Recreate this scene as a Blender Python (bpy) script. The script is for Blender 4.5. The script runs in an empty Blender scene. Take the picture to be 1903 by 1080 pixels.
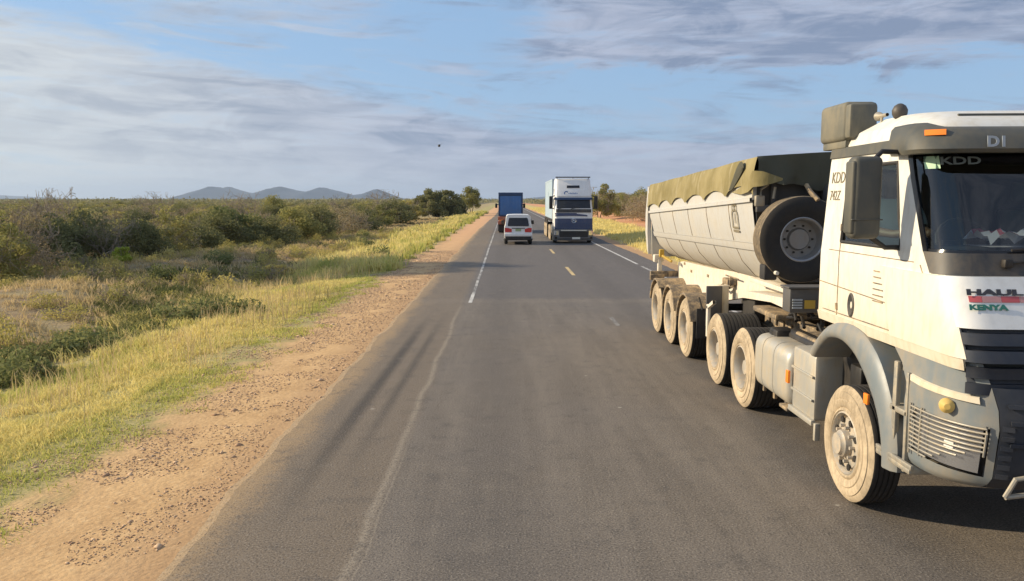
import bpy, bmesh, math, random
import numpy as np
from mathutils import Vector, Matrix
R = math.radians
rng = np.random.default_rng(7)
random.seed(7)
SC = bpy.context.scene
COL = SC.collection

# ------------------------------------------------------------ camera
CAMH = 2.7; FPX = 1500.0
cd = bpy.data.cameras.new('camera'); cam = bpy.data.objects.new('camera', cd); COL.objects.link(cam)
cd.sensor_width = 36; cd.lens = 36*FPX/1903; cd.clip_start = 0.1; cd.clip_end = 40000
PITCH = math.atan((540-372)/FPX); YAW = math.atan((951.5-940)/FPX)
cam.location = (0, 0, CAMH); cam.rotation_euler = (math.pi/2-PITCH, 0, -YAW)
SC.camera = cam

# ------------------------------------------------------------ sun, sky, exposure
SUN_EL = R(24); SUN_AZ = R(-79)          # azimuth from +Y, negative = to the left
sd = bpy.data.lights.new('sun', 'SUN'); sun = bpy.data.objects.new('sun', sd); COL.objects.link(sun)
sd.energy = 5.0; sd.angle = R(0.8); sd.color = (1.0, 0.83, 0.58)
tosun = Vector((math.sin(SUN_AZ)*math.cos(SUN_EL), math.cos(SUN_AZ)*math.cos(SUN_EL), math.sin(SUN_EL)))
sun.rotation_euler = tosun.to_track_quat('Z', 'Y').to_euler()
SC.view_settings.view_transform = 'Standard'; SC.view_settings.look = 'None'
SC.view_settings.exposure = 0.30; SC.view_settings.gamma = 1
SC.cycles.max_bounces = 6; SC.cycles.transparent_max_bounces = 12; SC.cycles.volume_bounces = 0
SC.cycles.volume_max_steps = 64

class NT:
    """small helper to write node trees as expressions"""
    def __init__(s, nt): s.nt = nt
    def n(s, typ, **kw):
        nd = s.nt.nodes.new(typ)
        for k, v in kw.items(): setattr(nd, k, v)
        return nd
    def put(s, nd, i, v):
        if v is None: return
        if isinstance(v, bpy.types.NodeSocket): s.nt.links.new(v, nd.inputs[i])
        else:
            try: nd.inputs[i].default_value = v
            except Exception: nd.inputs[i].default_value = tuple(v)+(1,) if len(v) == 3 else v
    def m(s, op, a, b=None, c=None, clamp=False):
        nd = s.n('ShaderNodeMath', operation=op); nd.use_clamp = clamp
        s.put(nd, 0, a); s.put(nd, 1, b); s.put(nd, 2, c); return nd.outputs[0]
    def ss(s, v, a, b):
        nd = s.n('ShaderNodeMapRange', interpolation_type='SMOOTHSTEP')
        s.put(nd, 0, v); s.put(nd, 1, a); s.put(nd, 2, b); return nd.outputs[0]
    def band(s, v, a, b, w):
        return s.m('MULTIPLY', s.ss(v, a-w, a+w), s.m('SUBTRACT', 1.0, s.ss(v, b-w, b+w)))
    def mix(s, f, a, b, mode='MIX'):
        nd = s.n('ShaderNodeMix', data_type='RGBA', blend_type=mode)
        s.put(nd, 0, f); s.put(nd, 6, a if not isinstance(a, tuple) else a+(1,)*(4-len(a)))
        s.put(nd, 7, b if not isinstance(b, tuple) else b+(1,)*(4-len(b))); return nd.outputs[2]
    def noise(s, vec, scale, detail=3, rough=.5, dist=0):
        nd = s.n('ShaderNodeTexNoise'); s.put(nd, 'Vector', vec); s.put(nd, 'Scale', scale)
        s.put(nd, 'Detail', detail); s.put(nd, 'Roughness', rough); s.put(nd, 'Distortion', dist); return nd.outputs[0]
    def vmul(s, vec, xyz):
        nd = s.n('ShaderNodeVectorMath', operation='MULTIPLY'); s.put(nd, 0, vec); s.put(nd, 1, xyz); return nd.outputs[0]
    def sep(s, vec):
        nd = s.n('ShaderNodeSeparateXYZ'); s.put(nd, 0, vec); return nd.outputs
    def comb(s, x, y, z):
        nd = s.n('ShaderNodeCombineXYZ'); s.put(nd, 0, x); s.put(nd, 1, y); s.put(nd, 2, z); return nd.outputs[0]
    def bump(s, h, strength, dist):
        nd = s.n('ShaderNodeBump'); s.put(nd, 'Height', h); s.put(nd, 'Strength', strength); s.put(nd, 'Distance', dist); return nd.outputs[0]

W = bpy.data.worlds.new('World'); SC.world = W; W.use_nodes = True
W.node_tree.nodes.clear(); w = NT(W.node_tree)
SKY_S = 0.1
sky = w.n('ShaderNodeTexSky', sky_type='NISHITA'); sky.sun_disc = False
sky.sun_elevation = SUN_EL; sky.sun_rotation = SUN_AZ; sky.air_density = 1.0; sky.dust_density = 0.6; sky.ozone_density = 2.0
gen = w.n('ShaderNodeTexCoord').outputs['Generated']
dx, dy, dz = w.sep(gen)[:3]
az = w.m('ARCTAN2', dx, dy); el = w.m('ARCSINE', dz)
elp = w.m('MAXIMUM', el, 0.0)
inv = w.m('DIVIDE', 1.0, w.m('ADD', elp, 0.10))
pl = w.comb(w.m('MULTIPLY', az, w.m('ADD', 1.0, w.m('MULTIPLY', inv, .22))), w.m('MULTIPLY', inv, 0.62), 0.0)
n1 = w.noise(w.vmul(pl, (3.2, 3.0, 1)), 1.0, 8, .62, .35)
n2 = w.noise(w.vmul(w.comb(az, w.m('ADD', el, w.m('MULTIPLY', az, .06)), 2.7), (5, 48, 1)), 1.0, 7, .6, .5)
n3 = w.noise(w.vmul(w.comb(az, el, 5.1), (14, 95, 1)), 1.0, 6, .62, .3)
n4 = w.noise(w.vmul(w.comb(az, w.m('SUBTRACT', el, w.m('MULTIPLY', az, .05)), 9.1), (8, 30, 1)), 1.0, 9, .62, .6)
# left bank, upper right bank, horizon bank
elb = w.m('SUBTRACT', .215, w.m('MULTIPLY', .185, w.m('ADD', az, .63)))
dl = w.m('SUBTRACT', elb, el)
mL = w.m('MULTIPLY', w.ss(dl, -.03, .035), w.m('SUBTRACT', 1.0, w.ss(az, -.05, .16)))
mR = w.m('MULTIPLY', w.ss(w.m('ADD', el, w.m('MULTIPLY', w.m('SUBTRACT', n4, .5), .09)), .128, .168), w.ss(az, -.12, .13))
mH = w.m('SUBTRACT', 1.0, w.ss(w.m('ADD', el, w.m('MULTIPLY', w.m('SUBTRACT', n2, .5), .12)), .055, .115))
mT = w.m('MULTIPLY', w.m('MULTIPLY', w.ss(el, .16, .21), w.band(az, -.46, -.12, .1)), .62)
bias = w.m('MAXIMUM', w.m('MAXIMUM', mL, mR), w.m('MAXIMUM', mH, mT))
nn = w.m('ADD', w.m('ADD', w.m('MULTIPLY', n1, .25), w.m('MULTIPLY', n2, .40)), w.m('MULTIPLY', n4, .35))
nn = w.m('ADD', nn, w.m('MULTIPLY', w.m('SUBTRACT', n3, .5), .35))
cover = w.ss(w.m('ADD', w.m('MULTIPLY', bias, .40), nn), .60, .90)
n5 = w.noise(w.vmul(w.comb(az, w.m('SUBTRACT', el, w.m('MULTIPLY', az, -.10)), 3.3), (6, 42, 1)), 1.0, 9, .66, .9)
cover = w.m('MAXIMUM', cover, w.m('MULTIPLY', w.ss(w.m('ADD', n5, w.m('MULTIPLY', w.m('SUBTRACT', n4, .5), .4)), .47, .70), .72))
sunny = w.m('SUBTRACT', 1.0, w.ss(az, -.65, .05))
cl_l = w.mix(sunny, (.46, .50, .62), (.66, .69, .70))
cl_d = w.mix(sunny, (.22, .28, .41), (.37, .41, .48))
rgt = w.m('MULTIPLY', w.m('MULTIPLY', w.ss(az, .0, .25), w.ss(el, .10, .17)), .15)
dk = w.m('ADD', w.m('ADD', w.m('MULTIPLY', w.ss(n2, .44, .62), .5), w.m('MULTIPLY', w.ss(n4, .42, .60), .55)), rgt)
dk = w.m('ADD', dk, w.m('MULTIPLY', w.m('SUBTRACT', n3, .5), .6), clamp=True)
cl = w.mix(w.m('MULTIPLY', dk, w.m('SUBTRACT', 1.0, w.m('MULTIPLY', sunny, .35))), cl_l, cl_d)
wm = w.m('MULTIPLY', w.m('SUBTRACT', 1.0, w.ss(el, .0, .075)), w.ss(az, -.35, -.7))
cl = w.mix(w.m('MULTIPLY', wm, .6), cl, (.66, .68, .64))
hb = w.m('MULTIPLY', w.m('SUBTRACT', 1.0, w.ss(el, .0, .09)), .45); cl = w.mix(hb, cl, w.mix(sunny, (.60, .62, .70), (.72, .74, .72)))
clx = w.mix(1.0, cl, (.88/SKY_S,)*3, 'MULTIPLY'); clx.node.clamp_result = False
blue = w.mix(.66, sky.outputs[0], (2.75, 4.45, 6.9))
colr = w.mix(w.m('MULTIPLY', cover, .94), blue, clx)
grd = w.ss(el, -.02, 0.0)
colr = w.mix(grd, (2.6, 2.2, 1.7), colr)
bg = w.n('ShaderNodeBackground'); w.put(bg, 0, colr); w.put(bg, 1, SKY_S)
wo = w.n('ShaderNodeOutputWorld'); w.nt.links.new(bg.outputs[0], wo.inputs[0])

# ------------------------------------------------------------ materials
def newmat(name):
    m = bpy.data.materials.new(name); m.use_nodes = True; m.node_tree.nodes.clear()
    t = NT(m.node_tree); out = t.n('ShaderNodeOutputMaterial'); b = t.n('ShaderNodeBsdfPrincipled')
    m.node_tree.links.new(b.outputs[0], out.inputs[0]); return m, t, b, out
def pos(t): return t.n('ShaderNodeNewGeometry').outputs['Position']
def objc(t): return t.n('ShaderNodeTexCoord').outputs['Object']

def paint(name, col, rough=.45, metal=0, dust=0., dustcol=(.42, .31, .19), dscale=3, coat=0, bumpy=0, low=None):
    """paint/plastic/metal with road dust in patches; low=(z0,z1): more dust towards the wheels"""
    m, t, b, _ = newmat(name); P = pos(t)
    n = t.noise(P, dscale, 6, .65); n_ = t.noise(t.vmul(P, (1, 1, .35)), dscale*5, 4, .6)
    f = t.m('ADD', t.m('MULTIPLY', n, .6), t.m('MULTIPLY', n_, .4))
    f = t.m('MULTIPLY', t.ss(f, .38, .68), dust)
    if low:
        z = t.sep(P)[2]
        k = t.m('SUBTRACT', 1.0, t.ss(t.m('ADD', z, t.m('MULTIPLY', t.m('SUBTRACT', n, .5), .8)), low[0], low[1]))
        f = t.m('ADD', f, t.m('MULTIPLY', k, .7), clamp=True)
    c = t.mix(f, col, dustcol)
    c = t.mix(t.m('MULTIPLY', t.m('SUBTRACT', n_, .5), .35), c, (0, 0, 0)) if dust > .05 else c
    t.put(b, 'Base Color', c); t.put(b, 'Metallic', metal)
    t.put(b, 'Roughness', t.m('ADD', rough, t.m('MULTIPLY', f, .4), clamp=True))
    if coat: t.put(b, 'Coat Weight', coat)
    if bumpy: t.put(b, 'Normal', t.bump(t.noise(P, 60, 3), bumpy, .01))
    return m
M = {}
M['white'] = paint('white_paint', (.76, .75, .70), .38, dust=.42, dustcol=(.60, .51, .36), dscale=2.6, low=(1.25, 2.3))
M['white_s'] = paint('white_front', (.80, .80, .78), .35, dust=.10, dustcol=(.5, .42, .3))
M['greyplastic'] = paint('grey_plastic', (.17, .20, .22), .42, dust=.45, dscale=1.6, dustcol=(.45, .34, .2))
M['darkplastic'] = paint('dark_plastic', (.035, .037, .04), .5, dust=.18)
M['navy'] = paint('dark_blue_grille', (.020, .026, .040), .55, dust=.15, dustcol=(.16, .14, .12))
M['visor'] = paint('visor_plastic', (.075, .078, .07), .55, dust=.3, dustcol=(.25, .21, .14))
M['olivebox'] = paint('intake_plastic', (.13, .128, .105), .6, dust=.6, dustcol=(.30, .26, .18))
M['black'] = paint('black_metal', (.015, .015, .016), .5, dust=.25, dustcol=(.12, .09, .06))
M['blackgloss'] = paint('black_gloss', (.012, .013, .016), .15)
M['frame'] = paint('dusty_frame', (.11, .095, .08), .7, dust=1.0, dustcol=(.50, .37, .22), dscale=6)
M['frameW'] = paint('dusty_white_frame', (.70, .66, .58), .55, dust=.5, dustcol=(.60, .46, .30), dscale=5)
M['tub'] = paint('trailer_paint', (.50, .50, .49), .5, dust=.5, dustcol=(.52, .46, .36), dscale=2.5, low=(1.2, 2.2))
M['tubdark'] = paint('trailer_front', (.085, .085, .088), .6, dust=.25, dustcol=(.2, .16, .11))
M['tank'] = paint('tank_metal', (.45, .44, .40), .42, .35, dust=.75, dustcol=(.50, .41, .28), dscale=3)
M['side'] = paint('dusty_sidewall', (.22, .175, .12), .85, dust=.8, dustcol=(.56, .45, .31), dscale=6, low=(-1, 2.0))
M['tread'] = paint('tyre_tread', (.022, .021, .021), .85, dust=.25, dustcol=(.10, .08, .06), dscale=8)
M['rim'] = paint('dusty_rim', (.40, .38, .34), .5, .3, dust=.85, dustcol=(.58, .46, .32), dscale=9)
M['rimgrey'] = paint('grey_rim', (.30, .31, .33), .4, .5, dust=.3)
M['rubber'] = paint('rubber', (.025, .025, .026), .7, dust=.3, dustcol=(.1, .08, .06))
M['sparetread'] = paint('dusty_tread', (.14, .115, .085), .85, dust=.9, dustcol=(.36, .28, .18), dscale=10)
M['chrome'] = paint('lamp_chrome', (.62, .64, .68), .12, .9)
M['bar'] = paint('guard_bar', (.30, .29, .26), .45, .4, dust=.8, dustcol=(.5, .42, .3), dscale=12)
M['yellowlens'] = paint('yellow_lens', (.75, .52, .16), .3)
M['orange'] = paint('amber_lens', (.95, .26, .03), .25)
M['red'] = paint('red_lens', (.55, .04, .03), .25)
M['mirror'] = paint('mirror_glass', (.7, .72, .75), .05, 1)
M['seat'] = paint('seat_fabric', (.10, .12, .10), .9)
M['interior'] = paint('cab_interior', (.035, .04, .04), .85)
M['skin'] = paint('skin', (.10, .055, .035), .6)
M['shirt'] = paint('pale_shirt', (.62, .70, .68), .9)
M['txt_dark'] = paint('dark_lettering', (.05, .05, .06), .6)
M['txt_grey'] = paint('grey_lettering', (.42, .46, .5), .5)
M['txt_dim'] = paint('dim_lettering', (.16, .19, .19), .5)
M['txt_faint'] = paint('faded_lettering', (.22, .19, .13), .7)
M['txt_red'] = paint('red_band', (.52, .10, .11), .5)
M['txt_pink'] = paint('faded_red_band', (.55, .28, .27), .5)
M['txt_green'] = paint('green_lettering', (.04, .20, .15), .5)
M['sticker'] = paint('pale_green_paper', (.50, .72, .52), .8)
M['yellow'] = paint('yellow_sticker', (.55, .36, .04), .6, dust=.2)
M['blue'] = paint('blue_panel', (.05, .16, .42), .45, dust=.25, dustcol=(.2, .25, .35))
M['bluedark'] = paint('dark_blue_panel', (.02, .05, .13), .5)
M['redchassis'] = paint('red_chassis', (.42, .09, .05), .6, dust=.5)
M['vanwhite'] = paint('van_white', (.80, .80, .79), .35, dust=.1)
M['container'] = paint('container_blue', (.38, .50, .60), .5, dust=.2)
M['bluegrille'] = paint('truck_blue', (.035, .055, .13), .35, dust=.1)
M['plate'] = paint('number_plate', (.72, .70, .62), .5)
M['plategreen'] = paint('number_plate_rear', (.33, .40, .20), .5)
M['cloth'] = paint('dash_cloth', (.82, .78, .80), .9)
M['clothred'] = paint('dash_cloth_red', (.75, .16, .2), .9)

def tarp_mat():
    m, t, b, _ = newmat('olive_tarpaulin'); P = pos(t)
    n = t.noise(P, 1.6, 6, .6); n2 = t.noise(t.vmul(P, (1, 1, .3)), 9, 4, .6)
    c = t.mix(t.ss(n, .35, .7), (.20, .165, .065), (.30, .25, .12)); c = t.mix(t.ss(n2, .5, .75), c, (.36, .31, .19))
    t.put(b, 'Base Color', c); t.put(b, 'Roughness', .9)
    t.put(b, 'Normal', t.bump(t.noise(t.vmul(P, (1, 1, .5)), 5, 4), .5, .05)); return m
M['tarp'] = tarp_mat()

def glass(name, tint, refl=1.0, rough=.02):
    m = bpy.data.materials.new(name); m.use_nodes = True; m.node_tree.nodes.clear(); t = NT(m.node_tree)
    o = t.n('ShaderNodeOutputMaterial'); tr = t.n('ShaderNodeBsdfTransparent'); tr.inputs[0].default_value = tint+(1,)
    g = t.n('ShaderNodeBsdfGlossy'); g.inputs['Roughness'].default_value = rough
    lw = t.n('ShaderNodeLayerWeight'); lw.inputs[0].default_value = .5
    fr_ = t.m('ADD', .04, t.m('MULTIPLY', .96, t.m('POWER', lw.outputs['Facing'], 5.0)))
    mx = t.n('ShaderNodeMixShader'); t.put(mx, 0, t.m('MULTIPLY', fr_, refl, clamp=True))
    t.nt.links.new(tr.outputs[0], mx.inputs[1]); t.nt.links.new(g.outputs[0], mx.inputs[2]); t.nt.links.new(mx.outputs[0], o.inputs[0])
    return m
M['glass'] = glass('side_glass', (.74, .88, .82), 1.3)
M['windscreen'] = glass('windscreen_glass', (.42, .48, .50), 2.2)
M['darkglass'] = paint('dark_glass', (.015, .018, .025), .08)

def leafmat(name, cols, trans=.35, soft=0.25):
    m = bpy.data.materials.new(name); m.use_nodes = True; m.node_tree.nodes.clear(); t = NT(m.node_tree)
    o = t.n('ShaderNodeOutputMaterial'); g = t.n('ShaderNodeNewGeometry'); oi = t.n('ShaderNodeObjectInfo')
    r = t.m('ADD', t.m('MULTIPLY', g.outputs['Random Per Island'], .55), t.m('MULTIPLY', oi.outputs['Random'], .45))
    P = g.outputs['Position']; r = t.m('ADD', r, t.m('MULTIPLY', t.m('SUBTRACT', t.noise(P, .9, 3), .5), .9), clamp=True)
    cr = t.n('ShaderNodeValToRGB'); t.put(cr, 0, r); e = cr.color_ramp.elements
    for i, c in enumerate(cols):
        p = i/(len(cols)-1)
        if i < 2: el_ = e[i]; el_.position = p
        else: el_ = e.new(p)
        el_.color = tuple(c)+(1,)
    d = t.n('ShaderNodeBsdfDiffuse'); tl = t.n('ShaderNodeBsdfTranslucent'); mx = t.n('ShaderNodeMixShader'); mx.inputs[0].default_value = trans
    t.nt.links.new(cr.outputs[0], d.inputs[0]); t.nt.links.new(cr.outputs[0], tl.inputs[0])
    t.nt.links.new(d.outputs[0], mx.inputs[1]); t.nt.links.new(tl.outputs[0], mx.inputs[2]); t.nt.links.new(mx.outputs[0], o.inputs[0])
    return m
M['leaf_dark'] = leafmat('leaf_dark', [(.15, .16, .08), (.22, .22, .10), (.33, .31, .14)])
M['leaf_olive'] = leafmat('leaf_olive', [(.22, .22, .08), (.36, .34, .12), (.50, .43, .18)])
M['leaf_yellow'] = leafmat('leaf_yellow', [(.36, .33, .10), (.52, .45, .15), (.64, .53, .22)])
M['leaf_brown'] = leafmat('leaf_brown', [(.31, .255, .15), (.43, .35, .20), (.54, .44, .27)], .2)
M['leaf_green'] = leafmat('leaf_green', [(0.132, 0.154, 0.061), (0.209, 0.231, 0.094), (0.308, 0.308, 0.134)])
M['leaf_lime'] = leafmat('leaf_lime', [(.32, .40, .07), (.48, .52, .10), (.60, .60, .14)])
M['leaf_far'] = leafmat('leaf_far', [(.20, .195, .09), (.30, .28, .13), (.40, .35, .18)], .2)
M['twig'] = paint('grey_bark', (.30, .25, .19), .9, dust=.4, dustcol=(.32, .26, .2))
M['twigred'] = paint('brown_bark', (.36, .29, .20), .9, dust=.3)
def grassmat(name, dry, green, w0, w1, scale):
    m = bpy.data.materials.new(name); m.use_nodes = True; m.node_tree.nodes.clear(); t = NT(m.node_tree)
    o = t.n('ShaderNodeOutputMaterial'); g = t.n('ShaderNodeNewGeometry'); P = g.outputs['Position']
    isl = g.outputs['Random Per Island']; x = t.sep(P)[0]
    n = t.noise(t.vmul(P, (1, .45, 0)), scale, 5, .65)
    edge = t.m('MULTIPLY', t.m('MULTIPLY', t.ss(x, -5.6, -4.6), t.m('LESS_THAN', x, 0.0)), .16); edge = t.m('SUBTRACT', edge, t.m('MULTIPLY', t.m('GREATER_THAN', x, 0.0), .15))
    f = t.m('ADD', t.m('ADD', n, edge), t.m('MULTIPLY', t.m('SUBTRACT', isl, .5), .22))
    f = t.ss(f, w0, w1)
    d1 = t.mix(isl, dry[0], dry[1]); g1 = t.mix(isl, green[0], green[1]); c = t.mix(f, d1, g1)
    d = t.n('ShaderNodeBsdfDiffuse'); tl = t.n('ShaderNodeBsdfTranslucent'); mx = t.n('ShaderNodeMixShader'); mx.inputs[0].default_value = .4
    t.nt.links.new(c, d.inputs[0]); t.nt.links.new(c, tl.inputs[0])
    t.nt.links.new(d.outputs[0], mx.inputs[1]); t.nt.links.new(tl.outputs[0], mx.inputs[2]); t.nt.links.new(mx.outputs[0], o.inputs[0])
    return m
M['grass'] = grassmat('verge_grass', ((.74, .63, .24), (.88, .76, .36)), ((.38, .42, .11), (.56, .55, .17)), .47, .67, .55)
M['grassdry'] = grassmat('dry_grass', ((.50, .39, .21), (.72, .57, .32)), ((.30, .25, .12), (.42, .35, .17)), .55, .7, .25)
M['weeds'] = grassmat('green_weeds', ((.20, .20, .085), (.27, .26, .11)), ((.11, .135, .05), (.17, .19, .07)), .4, .6, .8)

# ------------------------------------------------------------ mesh building
class MB:
    def __init__(s): s.v = []; s.f = []; s.mi = []
    def add(s, verts, faces, mi=0):
        o = len(s.v); s.v += [tuple(p) for p in verts]; s.f += [tuple(o+i for i in f) for f in faces]; s.mi += [mi]*len(faces); return s
    def bm(s, bm, mi=0):
        bm.verts.index_update(); s.add([v.co[:] for v in bm.verts], [[v.index for v in f.verts] for f in bm.faces], mi); bm.free(); return s
    def box(s, x0, x1, y0, y1, z0, z1, bev=0.0, seg=2, mi=0, rot=None):
        bm = bmesh.new(); bmesh.ops.create_cube(bm, size=1)
        c = Vector(((x0+x1)/2, (y0+y1)/2, (z0+z1)/2))
        for v in bm.verts: v.co = Vector((v.co.x*abs(x1-x0), v.co.y*abs(y1-y0), v.co.z*abs(z1-z0)))
        if bev > 0: bmesh.ops.bevel(bm, geom=bm.edges[:], offset=bev, segments=seg, affect='EDGES', profile=.5)
        for v in bm.verts:
            co = v.co
            if rot is not None: co = rot @ co
            v.co = co+c
        return s.bm(bm, mi)
    def tube(s, pts, r, n=8, mi=0, cap=True):
        pts = [Vector(p) for p in pts]; rs = r if isinstance(r, (list, tuple)) else [r]*len(pts)
        vs = []; fs = []; up = Vector((0, 0, 1))
        for i, p in enumerate(pts):
            d = (pts[min(i+1, len(pts)-1)]-pts[max(i-1, 0)]).normalized()
            a = d.cross(up); a = d.cross(Vector((1, 0, 0))) if a.length < 1e-3 else a
            a.normalize(); b = d.cross(a)
            for k in range(n):
                t = 2*math.pi*k/n; vs.append(p+rs[i]*(math.cos(t)*a+math.sin(t)*b))
        for i in range(len(pts)-1):
            for k in range(n): fs.append((i*n+k, i*n+(k+1) % n, (i+1)*n+(k+1) % n, (i+1)*n+k))
        if cap: fs += [tuple(range(n))[::-1], tuple((len(pts)-1)*n+k for k in range(n))]
        return s.add(vs, fs, mi)
    def prism(s, poly, ax, a, b, mi=0):
        """extrude a 2-D polygon along axis ax (0,1,2) from a to b"""
        def P(u, v, w): return {0: (w, u, v), 1: (u, w, v), 2: (u, v, w)}[ax]
        n = len(poly); vs = [P(u, v, a) for u, v in poly]+[P(u, v, b) for u, v in poly]
        fs = [tuple(range(n)), tuple(range(2*n-1, n-1, -1))]+[(i, i+n, (i+1) % n+n, (i+1) % n) for i in range(n)]
        return s.add(vs, fs, mi)
    def lathe(s, prof, c=(0, 0, 0), n=40, ax=0, mi=0, a0=0, a1=2*math.pi, closed=True):
        """prof: (w, r) along axis ax"""
        vs = []; fs = []; m = len(prof); N = n if closed else n+1
        for k in range(N):
            t = a0+(a1-a0)*k/n; ca, sa = math.cos(t), math.sin(t)
            for w_, r in prof:
                p = {0: (w_, r*ca, r*sa), 1: (r*ca, w_, r*sa), 2: (r*ca, r*sa, w_)}[ax]; vs.append((c[0]+p[0], c[1]+p[1], c[2]+p[2]))
        for k in range(n):
            k2 = (k+1) % N if closed else k+1
            for j in range(m-1): fs.append((k*m+j, k2*m+j, k2*m+j+1, k*m+j+1))
        return s.add(vs, fs, mi)
    def grid(s, P, mi=0, skip=None):
        """P[i][j] points"""
        ni, nj = len(P), len(P[0]); vs = [p for row in P for p in row]
        fs = [(i*nj+j, i*nj+j+1, (i+1)*nj+j+1, (i+1)*nj+j) for i in range(ni-1) for j in range(nj-1) if not (skip and skip(i, j))]
        return s.add(vs, fs, mi)
    def build(s, name, mat, parent=None, smooth=True, ang=32, recalc=True):
        me = bpy.data.meshes.new(name); me.from_pydata(s.v, [], s.f); 
        mats = mat if isinstance(mat, (list, tuple)) else [mat]
        for m in mats: me.materials.append(M[m] if isinstance(m, str) else m)
        me.polygons.foreach_set('material_index', s.mi)
        if recalc:
            bm = bmesh.new(); bm.from_mesh(me); bmesh.ops.recalc_face_normals(bm, faces=bm.faces[:]); bm.to_mesh(me); bm.free()
        if smooth: me.shade_smooth(); me.set_sharp_from_angle(angle=R(ang))
        ob = bpy.data.objects.new(name, me); COL.objects.link(ob)
        if parent is not None:
            r = parent
            while r.parent: r = r.parent
            off = r.location if r.type == 'EMPTY' else Vector((0, 0, 0))
            me.transform(Matrix.Translation(-Vector(off))); ob.parent = parent
        return ob

def tag(o, label=None, cat=None, group=None, kind=None):
    if label: o['label'] = label
    if cat: o['category'] = cat
    if group: o['group'] = group
    if kind: o['kind'] = kind
    return o
def empty(name, loc, label, cat, group=None):
    o = bpy.data.objects.new(name, None); COL.objects.link(o); o.location = loc; o.empty_display_size = .3
    return tag(o, label, cat, group)
def text(s, size, mat, parent, mtx, sx=1.0, extrude=.002, bold=0.0):
    """lettering as a mesh; mtx maps local x=reading direction, y=up"""
    c = bpy.data.curves.new('t', 'FONT'); c.body = s; c.size = size; c.extrude = extrude; c.offset = bold; c.resolution_u = 3
    o = bpy.data.objects.new('t', c); COL.objects.link(o); dg = bpy.context.evaluated_depsgraph_get()
    me = bpy.data.meshes.new_from_object(o.evaluated_get(dg)); bpy.data.objects.remove(o)
    name = 'lettering'; me.name = name; me.transform(Matrix.Diagonal((sx, 1, 1, 1))); me.transform(mtx); me.materials.clear(); me.materials.append(M[mat])
    r = parent
    while r.parent: r = r.parent
    me.transform(Matrix.Translation(-Vector(r.location)))
    ob = bpy.data.objects.new(name, me); COL.objects.link(ob); ob.parent = parent; return ob
def frame_m(o, xd, yd):
    xd = Vector(xd).normalized(); yd = Vector(yd); yd = (yd-yd.dot(xd)*xd).normalized(); zd = xd.cross(yd)
    m = Matrix((xd, yd, zd)).transposed().to_4x4(); m.translation = Vector(o); return m
def copy_tree(o, parent=None):
    c = o.copy(); COL.objects.link(c); c.parent = parent
    for ch in list(o.children): copy_tree(ch, c)
    return c

# value noise for terrain and scattering
_lat = np.random.default_rng(3).random((256, 256))
def vn(x, y, s=1.0):
    x = np.asarray(x, float)*s; y = np.asarray(y, float)*s
    xi = np.floor(x).astype(int); yi = np.floor(y).astype(int); fx = x-xi; fy = y-yi
    fx = fx*fx*(3-2*fx); fy = fy*fy*(3-2*fy); g = lambda a, b: _lat[a % 256, b % 256]
    return (g(xi, yi)*(1-fx)+g(xi+1, yi)*fx)*(1-fy)+(g(xi, yi+1)*(1-fx)+g(xi+1, yi+1)*fx)*fy
def fbm(x, y, s=1.0, o=4):
    r = 0; a = .5; t = 0
    for k in range(o): r = r+a*vn(x+17*k, y-9*k, s*2**k); t += a; a *= .5
    return r/t
def sst(v, a, b):
    t = np.clip((v-a)/(b-a), 0, 1); return t*t*(3-2*t)

# ------------------------------------------------------------ the setting
def left_edge(y): return -2.5+.7*sst(np.asarray(y, float), 60, 160)
def height(x, y):
    x = np.asarray(x, float); y = np.asarray(y, float)
    L = sst(-x, 4.0, 9.5)
    z = -.025-.05*sst(-x, 2.5, 4.2)
    z = z+L*(-.32+.7*(fbm(x, y, .13)-.5)+.22*(fbm(x+40, y, .5)-.5))
    mound = sst(-x, 9, 13)*(1-sst(-x, 17, 24))*(sst(y, 14, 24)*(1-sst(y, 48, 70)))
    z = z+mound*(.35+.5*(fbm(x, y+7, .22)-.45))
    Rr = sst(x, 7.2, 12)
    z = z-.04*sst(x, 6.6, 7.4)+Rr*(.25+.5*(fbm(x, y, .15)-.5))+sst(x, 12, 22)*.5
    z = z+.012*(fbm(x, y, 4)-.5)*(sst(-x, 2.7, 3.2)+sst(x, 6.8, 7.3))
    far = sst(np.hypot(x, y), 300, 900); z = z*(1-far)-far*.4
    return z

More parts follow.
